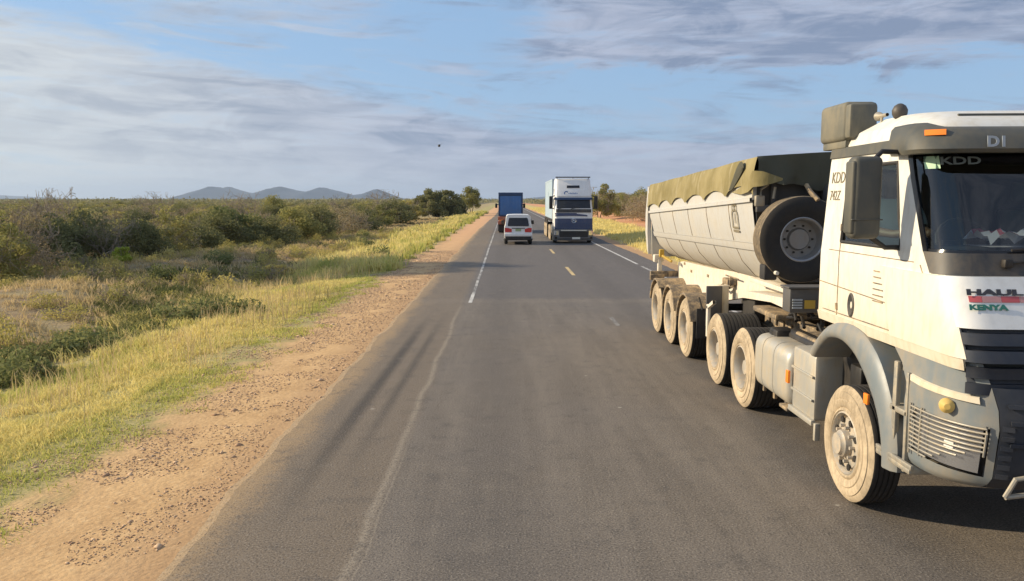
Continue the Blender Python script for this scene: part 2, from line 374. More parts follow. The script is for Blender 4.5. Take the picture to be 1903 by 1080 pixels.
def build_ground():
    xs = np.unique(np.concatenate([np.arange(-9, 9, .12), np.arange(-30, 30, .5), np.arange(-120, 120, 3), -np.geomspace(120, 14000, 40), np.geomspace(120, 14000, 40)]))
    ys = np.unique(np.concatenate([np.arange(-30, 4, 2), np.arange(4, 30, .18), np.arange(30, 90, .7), np.geomspace(90, 14000, 110), -np.geomspace(30, 3000, 20)]))
    X, Y = np.meshgrid(xs, ys); Z = height(X, Y); ny, nx = X.shape
    me = bpy.data.meshes.new('ground'); v = np.stack([X, Y, Z], -1).reshape(-1, 3)
    i = np.arange(ny-1)[:, None]*nx+np.arange(nx-1)[None]; f = np.stack([i, i+1, i+nx+1, i+nx], -1).reshape(-1, 4)
    quick(me, v, f, 4); me.shade_smooth()
    m, t, b, _ = newmat('ground_soil'); P = pos(t); x, y, z = t.sep(P)[:3]
    nb = t.noise(P, .35, 5, .6); nf = t.noise(P, 14, 6, .7); nm = t.noise(t.vmul(P, (1, .6, 1)), 2.2, 6, .65); nx_ = t.noise(P, .9, 5, .6)
    vor = t.n('ShaderNodeTexVoronoi'); t.put(vor, 'Vector', P); t.put(vor, 'Scale', 22.0); vd = vor.outputs['Distance']
    dirt = t.mix(t.ss(nm, .3, .7), (.50, .305, .135), (.63, .405, .19)); dirt = t.mix(t.ss(nf, .5, .8), dirt, (.76, .54, .29)); dirt = t.mix(t.m('MULTIPLY', t.ss(nf, .5, .25), .6), dirt, (.27, .16, .08))
    dirt = t.mix(t.m('MULTIPLY', t.ss(t.m('ADD', x, t.m('MULTIPLY', t.m('SUBTRACT', nm, .5), .9)), -3.3, -2.6), .6), dirt, (.42, .255, .13))
    far_or = t.ss(y, 25, 80); dirt = t.mix(t.m('MULTIPLY', far_or, .8), dirt, (.66, .37, .19))
    gsoil = t.mix(nm, (.34, .28, .11), (.48, .40, .16)); gsoil = t.mix(t.ss(nf, .45, .7), gsoil, (.16, .17, .045))
    dry = t.mix(t.ss(nx_, .4, .65), (.25, .17, .095), (.38, .275, .14)); dry = t.mix(t.m('MULTIPLY', t.ss(nb, .46, .62), .6), dry, (.34, .28, .13)); dry = t.mix(t.ss(nf, .48, .66), dry, (.13, .095, .06))
    gfar = t.ss(y, 45, 90); dry = t.mix(t.m('MULTIPLY', gfar, .55), dry, (.48, .37, .15))
    wob = t.m('MULTIPLY', t.m('SUBTRACT', nm, .5), 1.6)
    xl = t.m('ADD', x, wob)
    base = t.mix(t.ss(xl, -9.8, -8.2), dry, gsoil)
    base = t.mix(t.ss(xl, -4.75, -4.1), base, dirt)
    bare = t.m('MULTIPLY', t.m('MULTIPLY', t.ss(xl, -13.5, -11), t.m('SUBTRACT', 1.0, t.ss(xl, -9, -7.5))), t.band(y, 38, 58, 6))
    base = t.mix(t.m('MULTIPLY', bare, t.ss(nx_, .42, .6)), base, (.42, .24, .12))
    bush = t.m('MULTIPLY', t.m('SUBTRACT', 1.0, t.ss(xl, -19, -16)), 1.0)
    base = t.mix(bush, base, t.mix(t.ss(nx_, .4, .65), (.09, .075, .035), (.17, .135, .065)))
    # right side
    gr = t.mix(nm, (.46, .36, .12), (.58, .46, .18)); rt = t.mix(t.ss(xl, 7.2, 7.9), dirt, gr)
    rt = t.mix(t.ss(xl, 11.3, 12.5), rt, (.62, .30, .14)); rt = t.mix(t.ss(xl, 17, 20), rt, (.16, .13, .06))
    base = t.mix(t.ss(x, 4, 4.1), base, rt)
    t.put(b, 'Base Color', base); t.put(b, 'Roughness', .95)
    hgt = t.m('ADD', t.m('MULTIPLY', nf, .6), t.m('MULTIPLY', t.m('SUBTRACT', 1.0, vd), .25))
    t.put(b, 'Normal', t.bump(hgt, .55, .035))
    me.materials.append(m); o = bpy.data.objects.new('ground', me); COL.objects.link(o); tag(o, kind='structure')
def quick(me, v, f, n):
    v = np.ascontiguousarray(v, dtype=np.float32); f = np.ascontiguousarray(f, dtype=np.int32)
    me.vertices.add(len(v)); me.vertices.foreach_set('co', v.ravel())
    me.loops.add(f.size); me.loops.foreach_set('vertex_index', f.ravel())
    me.polygons.add(len(f)); me.polygons.foreach_set('loop_start', np.arange(0, f.size, n, dtype=np.int32))
    me.update(calc_edges=True)
build_ground()

def strip(name, xa, xb, y0, y1, z, mat, n=60, wob=0.0, sc=1.0, geo=True):
    ys = np.geomspace(max(y0, .5), y1, n) if geo else np.linspace(y0, y1, n)
    vs = []; fs = []
    for y in ys:
        a = xa(y) if callable(xa) else xa; b = xb(y) if callable(xb) else xb
        k = len(vs); m_ = 6
        for j in range(m_+1): vs.append((a+(b-a)*j/m_, float(y), z))
    for i in range(len(ys)-1):
        for j in range(m_): fs.append((i*(m_+1)+j, i*(m_+1)+j+1, (i+1)*(m_+1)+j+1, (i+1)*(m_+1)+j))
    mb = MB(); mb.add(vs, fs); o = mb.build(name, mat, smooth=False); tag(o, kind='structure'); return o

def asphalt():
    m, t, b, _ = newmat('asphalt'); P = pos(t); x, y, z = t.sep(P)[:3]
    n1 = t.noise(P, 55, 4, .75); n2 = t.noise(t.vmul(P, (1, .12, 1)), 2.6, 6, .6); n3 = t.noise(P, .28, 5, .6); n4 = t.noise(P, 18, 5, .7); n5 = t.noise(t.vmul(P, (1, .05, 1)), 7, 5, .6)
    c = t.mix(t.ss(n2, .3, .7), (.150, .126, .102), (.205, .174, .142))
    c = t.mix(t.m('MULTIPLY', t.ss(n3, .4, .65), .5), c, (.160, .140, .124))
    c = t.mix(t.m('MULTIPLY', t.ss(n5, .45, .7), .35), c, (.24, .205, .165))
    xw = t.m('ADD', x, t.m('MULTIPLY', t.m('SUBTRACT', t.noise(t.vmul(P, (0, 1, 0)), .35, 3), .5), .22))
    lf = t.m('SUBTRACT', 1.0, t.ss(xw, -1.22, -1.02))
    c = t.mix(t.m('MULTIPLY', lf, .7), c, (.205, .158, .110))
    # fresh overlay from 22 m on (cooler, darker)
    yw = t.m('ADD', y, t.m('MULTIPLY', t.m('SUBTRACT', t.noise(t.vmul(P, (1, 0, 0)), 1.2, 3), .5), 1.0))
    far = t.m('MULTIPLY', t.ss(yw, 21.6, 22.6), t.ss(x, -1.3, -.9)); c = t.mix(t.m('MULTIPLY', far, .72), c, (.128, .116, .112))
    seam = t.m('MULTIPLY', t.band(yw, 21.2, 22.0, .3), t.ss(n4, .35, .6)); c = t.mix(t.m('MULTIPLY', seam, .45), c, (.26, .22, .175))
    # dark tyre smears left of the seam
    dxs = t.m('ADD', x, t.m('MULTIPLY', t.m('SUBTRACT', y, 11.5), -.012))
    s1 = t.m('MULTIPLY', t.band(dxs, -1.97, -1.80, .07), t.band(y, 8.0, 17, 2.5)); s2 = t.m('MULTIPLY', t.band(dxs, -1.60, -1.48, .06), t.band(y, 9, 17, 2.5))
    sm = t.m('MULTIPLY', t.m('MAXIMUM', s1, t.m('MULTIPLY', s2, .7)), t.ss(n2, .15, .45)); c = t.mix(t.m('MULTIPLY', sm, .9), c, (.050, .043, .038))
    # wheel tracks
    tr = t.m('MAXIMUM', t.band(x, 2.9, 3.5, .3), t.band(x, 4.9, 5.5, .3)); tr = t.m('MAXIMUM', tr, t.band(x, -.5, .2, .3)); c = t.mix(t.m('MULTIPLY', t.m('MULTIPLY', tr, t.ss(n2, .2, .6)), .5), c, (.098, .086, .077))
    # dusty seam line and joint along the old centre
    sx = t.m('ADD', xw, .0)
    ln = t.m('MULTIPLY', t.band(sx, -1.19, -1.14, .045), t.m('SUBTRACT', 1.0, t.ss(y, 17, 23))); ln2 = t.m('MULTIPLY', t.band(sx, -1.10, -1.085, .012), t.m('SUBTRACT', 1.0, t.ss(y, 7, 10)))
    ln = t.m('MULTIPLY', t.m('MAXIMUM', ln, t.m('MULTIPLY', ln2, .7)), t.ss(n4, .28, .6)); c = t.mix(t.m('MULTIPLY', ln, .85), c, (.40, .34, .26))
    jt = t.m('MULTIPLY', t.band(x, 2.38, 2.50, .05), t.ss(n4, .35, .6)); c = t.mix(t.m('MULTIPLY', jt, .38), c, (.19, .16, .125))
    # dust along the edge
    ed = t.m('SUBTRACT', 1.0, t.ss(t.m('ADD', x, t.m('ADD', t.m('MULTIPLY', t.m('SUBTRACT', n4, .5), .5), t.m('MULTIPLY', t.m('SUBTRACT', t.noise(t.vmul(P, (1, .4, 1)), 2.0, 5), .5), .5))), -2.48, -2.12)); c = t.mix(t.m('MULTIPLY', ed, .8), c, (.46, .31, .16))
    c = t.mix(t.m('MULTIPLY', t.m('MULTIPLY', t.m('SUBTRACT', 1.0, t.ss(x, -2.3, -1.6)), t.ss(n2, .35, .7)), .35), c, (.30, .22, .135))
    mac = t.noise(P, 3.2, 6, .7); c = t.mix(t.m('MULTIPLY', t.ss(mac, .52, .68), .45), c, (.085, .076, .069)); c = t.mix(t.m('MULTIPLY', t.ss(mac, .46, .32), .35), c, (.24, .205, .165))
    pit = t.ss(n1, .54, .62); c = t.mix(t.m('MULTIPLY', pit, .65), c, (.36, .315, .26)); c = t.mix(t.m('MULTIPLY', t.ss(n1, .47, .38), .75), c, (.045, .04, .036)); c = t.mix(t.m('MULTIPLY', t.ss(n4, .55, .75), .3), c, (.07, .062, .056))
    vo = t.n('ShaderNodeTexVoronoi'); t.put(vo, 'Vector', P); t.put(vo, 'Scale', .9); sp = t.m('SUBTRACT', 1.0, t.ss(vo.outputs['Distance'], .015, .035)); c = t.mix(t.m('MULTIPLY', sp, .6), c, (.45, .42, .36))
    t.put(b, 'Base Color', c); t.put(b, 'Roughness', .82); t.put(b, 'Specular IOR Level', .35)
    t.put(b, 'Normal', t.bump(t.m('ADD', n1, t.m('MULTIPLY', n4, .5)), .7, .012)); return m
M['asphalt'] = asphalt()
def road_edge(y): return float(left_edge(y)+.20*(fbm(1.3, y, .7)-.5)+.10*(fbm(9, y, 4.5)-.5))
def road_edge_r(y): return 6.55+.14*float(fbm(31, y, .9)-.5)
def road():
    ys = np.concatenate([np.arange(-25, 3, 1.0), np.arange(3, 60, .12), np.geomspace(60, 5000, 120)]); vs = []; fs = []
    for i, y in enumerate(ys):
        a, b = road_edge(y), road_edge_r(y)
        for q in (a, b): vs.append((q, y, 0.0))
        vs.append((a-.16, y, -.045)); vs.append((b+.16, y, -.045))
    for i in range(len(ys)-1):
        k = i*4; fs += [(k, k+1, k+5, k+4), (k+2, k, k+4, k+6), (k+1, k+3, k+7, k+5)]
    o = MB().add(vs, fs).build('road', 'asphalt', smooth=False); tag(o, kind='structure')
road()
def linepaint(name, col, wear):
    m, t, b, _ = newmat(name); P = pos(t); n = t.noise(P, 16, 6, .75); n2 = t.noise(P, 1.4, 4)
    f = t.ss(t.m('ADD', n, t.m('MULTIPLY', t.m('SUBTRACT', n2, .5), .5)), wear-.1, wear+.1)
    t.put(b, 'Base Color', t.mix(f, (.115, .105, .098), col)); t.put(b, 'Roughness', .8); return m
M['linewhite'] = linepaint('worn_white_line', (.60, .58, .54), .40)
M['lineworn'] = linepaint('very_worn_white_line', (.56, .54, .50), .50)
M['linefaint'] = linepaint('faint_line', (.36, .34, .31), .56)
M['lineyellow'] = linepaint('worn_yellow_line', (.62, .46, .22), .38)
lx = lambda y: -.945+.06*(float(fbm(3, y, .08))-.5)+sst(y, 90, 200)*.2
strip('road_marking', lambda y: lx(y)-.045, lambda y: lx(y)+.045, 23.1, 900, .004, 'lineworn', 120)
strip('road_marking', lambda y: lx(y)-.055, lambda y: lx(y)+.045, 21.2, 23.1, .004, 'linewhite', 10)
strip('road_marking', lambda y: 5.52, lambda y: 5.63, 34, 900, .004, 'linewhite', 120)
strip('road_marking', 5.52, 5.63, 3, 33, .004, 'lineworn', 60)
strip('road_marking', 2.39, 2.52, 41.0, 44.5, .004, 'lineyellow', 6)
strip('road_marking', 2.39, 2.52, 29.0, 32.6, .004, 'lineyellow', 6)
strip('road_marking', 2.38, 2.48, 17.2, 18.5, .004, 'linefaint', 6)

# far hills
def hills():
    def ridge(name, D, pts, col, depth=1500, base=-5, seed=0):
        # pts: (tan azimuth, height / distance)
        xs = np.array([p[0] for p in pts])*D; hs = np.array([p[1] for p in pts])*D
        X = np.linspace(xs[0], xs[-1], 160); H = np.interp(X, xs, hs)
        k = np.ones(3)/3; H = np.convolve(np.pad(H, 1, 'edge'), k, 'valid'); H = H*(1+.22*(fbm(X/160, X*0+seed, 1.0)-.5)+.12*(fbm(X/45, X*0+seed, 1.0)-.5)); rows = []
        for j in range(25):
            u = j/24; prof = math.sin(math.pi*min(1, u*1.02))**.8 if 0 < u < 1 else 0
            y = D-depth/2+depth*u+120*(fbm(X/900, np.full_like(X, u*3+seed))-.5)
            rows.append([(float(a), float(yy), float(base+(h)*prof*(1+.35*(float(fbm(a/260, u*6+seed))-.5)))) for a, yy, h in zip(X, y, H)])
        o = MB().grid(rows).build(name, col, ang=80); tag(o, kind='structure')
    T = lambda x: (x-940)/1500
    m, t, b, _ = newmat('haze_tinted_scrub'); n = t.noise(pos(t), .01, 5, .6); t.put(b, 'Base Color', t.mix(n, (.012, .024, .05), (.035, .05, .075))); t.put(b, 'Roughness', 1)  # blue of distance haze is mixed into the scrub colour
    M['hill'] = m; h = lambda px: px/1500
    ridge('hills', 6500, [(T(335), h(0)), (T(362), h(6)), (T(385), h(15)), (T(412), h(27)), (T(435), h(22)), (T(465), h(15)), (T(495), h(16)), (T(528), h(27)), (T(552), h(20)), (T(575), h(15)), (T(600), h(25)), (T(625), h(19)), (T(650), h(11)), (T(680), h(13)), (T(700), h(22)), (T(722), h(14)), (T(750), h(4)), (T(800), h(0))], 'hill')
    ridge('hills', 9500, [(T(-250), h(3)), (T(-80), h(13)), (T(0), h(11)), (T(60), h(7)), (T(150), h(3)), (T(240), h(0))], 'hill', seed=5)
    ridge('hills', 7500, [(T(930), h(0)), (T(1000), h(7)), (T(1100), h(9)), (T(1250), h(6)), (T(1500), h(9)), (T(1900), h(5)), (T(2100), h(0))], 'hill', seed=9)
hills()
def haze():
    m = bpy.data.materials.new('haze_air'); m.use_nodes = True; m.node_tree.nodes.clear(); t = NT(m.node_tree)
    o = t.n('ShaderNodeOutputMaterial'); v = t.n('ShaderNodeVolumePrincipled'); v.inputs['Color'].default_value = (.60, .76, 1, 1); v.inputs['Density'].default_value = HAZE
    v.inputs['Anisotropy'].default_value = .2
    t.nt.links.new(v.outputs[0], o.inputs['Volume']); M['haze'] = m
    ob = MB().box(-14500, 14500, -3200, 14500, -8, 230).build('haze', 'haze', smooth=False); tag(ob, kind='stuff'); ob['label'] = 'thin pale haze over the distant bush and hills'; ob['category'] = 'haze'
HAZE = 9.5e-5
haze()

# ------------------------------------------------------------ shared vehicle pieces
def interp(tab, z):
    zs = sorted(tab); 
    if z <= zs[0]: return tab[zs[0]]
    for a, b in zip(zs, zs[1:]):
        if z <= b:
            t = (z-a)/(b-a); return [p+(q-p)*t for p, q in zip(tab[a], tab[b])]
    return tab[zs[-1]]
class Shell:
    """front-rounded vehicle shell. table z -> (front y, side x, corner depth, corner width, rear y); u 0-1 side, 1-2 corner, 2-3 front, mirrored 3-6"""
    def __init__(s, tab, xc): s.t = tab; s.xc = xc
    def p(s, u, z, off=0.0):
        mir = u > 3; uu = 6-u if mir else u
        f, sx, c, w_, r = interp(s.t, z)
        if uu <= 1: x, y = sx, r+(f+c-r)*uu; nx, ny = -1, 0
        elif uu <= 2:
            t = uu-1; a = t*math.pi/2; e = .8
            x = sx+w_*(1-math.cos(a)**e); y = f+.035+(c-.035)*(1-math.sin(a)**e); nx, ny = -math.cos(a), -math.sin(a)
        else:
            t = uu-2; x = sx+w_+(s.xc-sx-w_)*t; y = f+.035*(1-t)**2; nx, ny = 0, -1
        x += nx*off; y += ny*off
        if mir: x = 2*s.xc-x
        return (x, y, z)
    def surf(s, us, zs, off=0.0, skip=None, mb=None, mi=0):
        return (mb or MB()).grid([[s.p(u, z, off) for u in us] for z in zs], mi, skip)
    def slab(s, us, zs, o0, o1, mb=None):
        """closed plate between offsets o0 < o1"""
        mb = mb or MB(); s.surf(us, zs, o1, mb=mb)
        for z in (zs[0], zs[-1]): mb.grid([[s.p(u, z, o0) for u in us], [s.p(u, z, o1) for u in us]])
        for u in (us[0], us[-1]): mb.grid([[s.p(u, z, o0) for z in zs], [s.p(u, z, o1) for z in zs]])
        return mb
def fr(a, b, n): return [a+(b-a)*i/n for i in range(n+1)]

def make_wheel(root, x, y, side, r=.525, w=.30, dual=False, hub=True, face='side', tread='tread', rimmat='rim'):
    """wheel about an x axle; side=-1 outer face to the left. Returns the tyre part with rim sub-part"""
    s = side; mb = MB(); W_ = w if not dual else .62
    ri = r*.54
    prof = [(.012, ri-.004), (-.012, ri+.012), (-.006, ri+.030), (.004, ri+.038), (-.010, ri+.10*r), (-.014, r*.74), (-.006, r*.755), (-.012, r*.80), (-.002, r*.88), (.006, r*.885), (.012, r*.93), (.035, r*.985)]
    mb.lathe([(x+s*-q[0], q[1]) for q in prof], (0, y, r), 44, 0, 0)
    tr = [(.035, r*.985)]
    nb = 5 if not dual else 10
    for i in range(nb):
        a = .04+(W_-.08)*i/nb; b = .04+(W_-.08)*(i+1)/nb
        tr += [(a+.006, r), (b-.012, r), (b-.008, r-.014), (b, r-.014)]
    tr += [(W_-.035, r*.985)]
    mb.lathe([(x+s*-q[0], q[1]) for q in tr], (0, y, r), 44, 0, 1)
    mb.lathe([(x+s*-(W_+.0), ri), (x+s*-(W_), r*.8), (x+s*-(W_-.035), r*.985)], (0, y, r), 30, 0, 1)
    tyre = mb.build('wheel', [face, tread], root, ang=40)
    rb = MB(); dish = .12 if dual else -.035
    rb.lathe([(x-s*.0, ri+.004), (x-s*-.008, ri-.012), (x-s*.02, ri-.03), (x-s*.06, ri-.045), (x-s*(.06+dish), ri-.06), (x-s*(.055+dish), ri*.62), (x-s*(.05+dish), ri*.45)], (0, y, r), 40, 0)
    hb = x-s*(.05+dish)
    hub_len = .09 if not dual else .12
    rb.lathe([(hb, ri*.45), (hb+s*hub_len*.6, ri*.42), (hb+s*hub_len*.75, ri*.36), (hb+s*hub_len, ri*.33), (hb+s*hub_len*1.03, ri*.1), (hb+s*hub_len*1.03, .0005)], (0, y, r), 24, 0)
    for k in range(10):
        a = 2*math.pi*k/10; cy, cz = y+ri*.56*math.cos(a), r+ri*.56*math.sin(a)
        rb.tube([(hb-s*.005, cy, cz), (hb+s*.04, cy, cz)], .017, 6)
    for k in range(8):
        a = 2*math.pi*(k+.5)/8; cy, cz = y+ri*.76*math.cos(a), r+ri*.76*math.sin(a)
        rb.tube([(hb+s*.0, cy, cz), (hb+s*.012, cy, cz)], .030, 10, mi=1)
    rb.build('rim', [rimmat, 'black'], tyre, ang=35)
    return tyre

# ------------------------------------------------------------ the tipper truck in the oncoming lane
def tipper():
    XC = 4.33
    T = empty('tipper_truck', (XC, 7.05, 0), 'dusty white articulated tipper truck with canvas covered trailer passing close on the right', 'truck')
    tab = {1.56: [5.26, 3.10, .28, .22, 7.86], 1.62: [5.24, 3.08, .30, .22, 7.86], 1.90: [5.40, 3.08, .32, .24, 7.86], 2.19: [5.56, 3.08, .36, .26, 7.86], 2.32: [5.62, 3.09, .44, .26, 7.86],
           3.00: [6.00, 3.14, .46, .24, 7.86], 3.06: [6.02, 3.145, .46, .24, 7.86], 3.20: [6.10, 3.16, .44, .24, 7.84], 3.30: [6.20, 3.20, .42, .3, 7.40], 3.40: [6.45, 3.32, .40, .35, 7.15], 3.44: [6.8, 3.6, .3, .3, 7.0]}
    S = Shell(tab, XC)
    z0, z1 = 2.30, 3.00
    def uY(Y, z):  # u of a side position
        f, sx, c, w_, r = interp(tab, z); return (Y-r)/(f+c-r)
    zs = [1.56, 1.60, 1.62, 1.75, 1.90, 2.05, 2.19, 2.24, 2.32, 2.55, 2.80, 3.00, 3.06, 3.13, 3.20, 3.25, 3.30, 3.35, 3.40, 3.44]
    rows = []
    for z in zs:
        ua = uY(7.42, z) if z < 3.3 else .3; ub = min(.97, uY(interp(tab, z)[0]+interp(tab, z)[2]+.05+.20*max(0, min(1, (3.0-z)/.7)), z))
        us = [0, ua*.5, ua, ua+(ub-ua)*.33, ua+(ub-ua)*.66, ub, (1+ub)/2, 1, 1.12, 1.25, 1.4, 1.6, 1.8, 2, 2.2, 2.6, 3]
        us = us+[6-u for u in us[-2::-1]]
        rows.append([S.p(u, z) for u in us])
    n = len(rows[0])
    def skip(i, j):
        z = zs[i]; jj = j if j < 16 else 31-j
        if 2.30 <= z < 2.99 and 2 <= jj <= 4: return True      # side windows
        if 2.30 <= z < 3.05 and 8 <= jj <= 15: return True     # windscreen
        if z < 1.89 and jj >= 10: return True              # grille
        return False
    cab = MB(); cab.grid(rows, 0, skip)
    cab.add([rows[-1][j] for j in range(n)], [tuple(range(n))])
    # back wall
    cab.add([r[0] for r in rows]+[r[-1] for r in rows], [(i, i+1, len(rows)+i+1, len(rows)+i) for i in range(len(rows)-1)])
    cabo = cab.build('cab', 'white', T, ang=28)
    # lining
    li = MB(); sk = lambda i, j: (zs[i] < 3.05 and zs[i] >= 2.30 and (2 <= (j if j < 16 else 31-j) <= 4 or 8 <= (j if j < 16 else 31-j) <= 15))
    inn = [[(XC+(x-XC)*.965, 6.75+(y-6.75)*.97, z-.02) for x, y, z in r] for r in rows]
    li.grid(inn, 0, sk); li.box(3.2, 5.46, 5.6, 7.8, 1.60, 1.63)
    li.box(3.18, 5.48, 5.85, 6.22, 1.9, 2.36, .06)
    li.add([r[0] for r in inn]+[r[-1] for r in inn], [(i, i+1, len(inn)+i+1, len(inn)+i) for i in range(len(inn)-1)])
    li.build('interior', 'interior', cabo)
    for x in (3.35, 4.72):
        sb = MB(); sb.box(x, x+.46, 7.0, 7.5, 1.85, 2.02, .05); sb.box(x, x+.46, 7.68, 7.80, 2.0, 2.62, .05); sb.box(x+.13, x+.33, 7.70, 7.80, 2.68, 2.88, .04); sb.build('seat', 'seat', cabo)
    sw = MB(); c0 = Vector((3.66, 6.42, 2.36)); ring = []
    for k in range(17):
        a = 2*math.pi*k/16; ring.append(c0+Vector((.22*math.cos(a), .12*math.sin(a)*.8, .22*math.sin(a)*.85)))
    sw.tube(ring, .015, 6, cap=False); sw.tube([c0, c0+Vector((0, -.18, -.2))], .03); sw.box(3.48, 3.84, 6.40, 6.44, 2.34, 2.38); sw.build('steering_wheel', 'black', cabo)
    # glass
    for mir in (0, 1):
        g = MB(); R_ = []
        for i, z in enumerate(zs):
            if 2.30 <= z <= 3.001:
                r = rows[i][2:6] if not mir else rows[i][-6:-2]; R_.append([(x+(.012 if not mir else -.012), y, zz) for x, y, zz in r])
        g.grid(R_); g.build('side_window', 'glass', cabo)
        fm = MB(); rr = [R_[0][0], R_[0][-1], R_[-1][-1], R_[-1][0], R_[0][0]]
        rr = [R_[0][0]]+[R_[0][-1]]+[r[-1] for r in R_[1:]]+[R_[-1][0]]+[r[0] for r in R_[::-1]]
        fm.tube([(x-(.008 if not mir else -.008), y, z) for x, y, z in rr], .016, 6); fm.build('window_seal', 'rubber', cabo)
    g = MB(); zz = [z for z in zs if 2.31 <= z <= 3.07]; uu = [1.12, 1.25, 1.4, 1.6, 1.8, 2, 2.2, 2.6, 3]; uu = uu+[6-u for u in uu[-2::-1]]
    gl = S.surf(uu, zz, -.01).build('windscreen', 'windscreen', cabo)
    # black ceramic border along the windscreen top + bottom, black scuttle panel, white front panel, side pillar
    b = MB(); S.slab(fr(1.14, 4.86, 24), [2.96, 3.06], -.02, -.014, b); S.slab(fr(1.14, 4.86, 24), [2.32, 2.345], -.02, -.002, b); S.slab([1.12, 1.16, 1.2], fr(2.32, 3.06, 4), -.01, .004, b); S.slab([4.8, 4.84, 4.88], fr(2.32, 3.06, 4), -.01, .004, b)
    b.build('windscreen_border', 'blackgloss', cabo)
    b = MB(); S.slab(fr(1.14, 4.86, 26), fr(2.175, 2.325, 3), -.02, .012, b); b.build('scuttle_panel', 'darkplastic', cabo)
    # wipers
    for u0, u1 in ((2.15, 2.95), (3.0, 3.8)):
        wm = MB(); a = Vector(S.p(u0, 2.26, .04)); c = Vector(S.p(u1, 2.34, .05)); wm.tube([a, (a+c)/2+Vector((0, -.02, .01)), c], .012, 6)
        wm.tube([Vector(S.p(u1-.75, 2.35, .03)), Vector(S.p(u1+.05, 2.40, .03))], .010, 6); wm.box(a.x-.03, a.x+.03, a.y-.02, a.y+.03, a.z-.03, a.z+.03, .01); wm.build('wiper', 'black', cabo)
    fp = S.slab(fr(1.42, 4.58, 28), fr(1.83, 2.17, 5), -.02, .026); fpo = fp.build('front_panel', 'white_s', T, ang=40)
    gp = MB(); S.slab(fr(1.42, 4.58, 24), [1.46, 1.83], -.16, -.012, gp)
    for i, z in enumerate([1.80, 1.69, 1.58, 1.47]):
        S.slab(fr(1.425, 4.575, 26), [z-.075, z-.03, z], -.05, .02, gp)
    gp.build('grille', 'navy', T, ang=30)
    # door seams, handle, vents, sill strip
    dl = MB()
    dl.tube([S.p(uY(7.42, z), z, .001) for z in fr(1.64, 3.02, 8)], .006, 4)
    dl.tube([S.p(u, 1.92-.01*k, .001) for k, u in enumerate(fr(.0, .80, 6))], .005, 4)
    dl.tube([S.p(u, 1.95, .001) for u in fr(1.02, 1.6, 6)], .007, 4)
    dl.tube([S.p(.995, z, .001) for z in fr(1.66, 2.22, 6)], .006, 4); dl.tube([S.p(u, 1.66, .002) for u in fr(.05, .64, 8)], .005, 4); dl.tube([S.p(u, 2.235, .001) for u in fr(.10, .95, 10)], .004, 4)
    for z in (1.72, 2.45, 2.95): dl.tube([S.p(uY(7.42, z), z-.03, .006), S.p(uY(7.42, z), z+.03, .006)], .014, 6)
    for k in range(6): dl.box(3.072, 3.082, 6.52, 6.70, 1.86+.05*k, 1.868+.05*k)
    dl.build('door_seam', 'frame', cabo)
    dh = MB(); dh.lathe([(3.085, .085), (3.075, .088), (3.070, .075), (3.08, .05), (3.082, .001)], (0, 0, 0), 20, 0)
    for i, v in enumerate(dh.v): dh.v[i] = (v[0]-.001, v[1]*.75+7.12, v[2]*1.25+1.77)
    dh.build('door_handle', 'darkplastic', cabo)
    sh = MB(); S.slab(fr(0, .999, 8)+fr(1.03, 1.38, 5), [1.545, 1.60, 1.63], .0, .012, sh); sh.build('sill_trim', 'white', cabo)
    # front side deflector panel bulging around the corner
    df = S.slab(fr(.66, 1, 5)[:-1]+fr(1, 1.46, 8), fr(1.63, 2.165, 6), -.01, .022); df.build('corner_deflector', 'white', cabo, ang=50)
    # gutter band and sun visor
    S.slab(fr(0, 1, 8), [3.095, 3.11, 3.17, 3.185], -.01, .02).build('gutter_trim', 'visor', cabo); S.slab(fr(5, 6, 8), [3.10, 3.11, 3.17, 3.18], -.01, .02).build('gutter_trim', 'visor', cabo)
    v = MB(); ul = fr(.97, 1, 2)[:-1]+fr(1, 2, 8)[:-1]+fr(2, 4, 10)[:-1]+fr(4, 5, 8)[:-1]+fr(5, 5.03, 2)
    Pr = []
    for z, o in ((3.045, .03), (3.045, .17), (3.07, .20), (3.15, .20), (3.22, .17), (3.245, .10), (3.25, .02)):
        Pr.append([S.p(u, z+(.045*sst(abs(u-3), 1.2, 1.55)*(z-3.045)/.2), o*float(.35+.65*sst(2.35-abs(u-3), .3, .9))) for u in ul])
    v.grid(Pr); vo = v.build('sun_visor', 'visor', cabo, ang=35)
    for sgn in (0, 1):
        u0, u1 = (1.56, 1.76) if not sgn else (4.24, 4.44)
        a = S.slab(fr(u0, u1, 6), [3.175, 3.182, 3.212, 3.219], .12, .205); a.build('marker_lamp', 'orange', vo)
    # roof lip, horn, beacon, intake box
    rl = MB(); rl.tube([S.p(u, 3.36, .01) for u in fr(1.9, 4.1, 12)], .012, 6); rl.build('roof_edge', 'visor', cabo)
    bc = MB(); bc.tube([(3.33, 6.92, 3.30), (3.33, 6.92, 3.40)], .035, 12); prof = [(3.39, .045), (3.42, .060), (3.455, .063), (3.49, .046), (3.508, .02), (3.512, .0005)]
    bc.lathe(prof, (3.33, 6.92, 0), 24, 2); bc.build('beacon', 'darkplastic', cabo)
    hn = MB(); hn.lathe([(-.12, .015), (-.02, .018), (.02, .035), (.05, .042), (.052, .03)], (3.30, 7.20, 3.435), 16, 1); hn.tube([(3.30, 7.18, 3.3), (3.30, 7.18, 3.43)], .012); hn.build('air_horn', 'bar', cabo)
    ib = MB(); ib.box(3.10, 3.42, 7.50, 8.08, 3.24, 3.60, .05, 3); ib.box(3.11, 3.36, 7.40, 7.52, 3.26, 3.57, .03); ib.box(3.13, 3.38, 7.52, 8.05, 3.18, 3.25, .01); ib.tube([(3.45, 8.02, 3.3), (3.5, 8.05, 2.6), (3.6, 8.05, 1.2)], .10, 12)
    ib.build('air_intake', 'olivebox', T, ang=40)
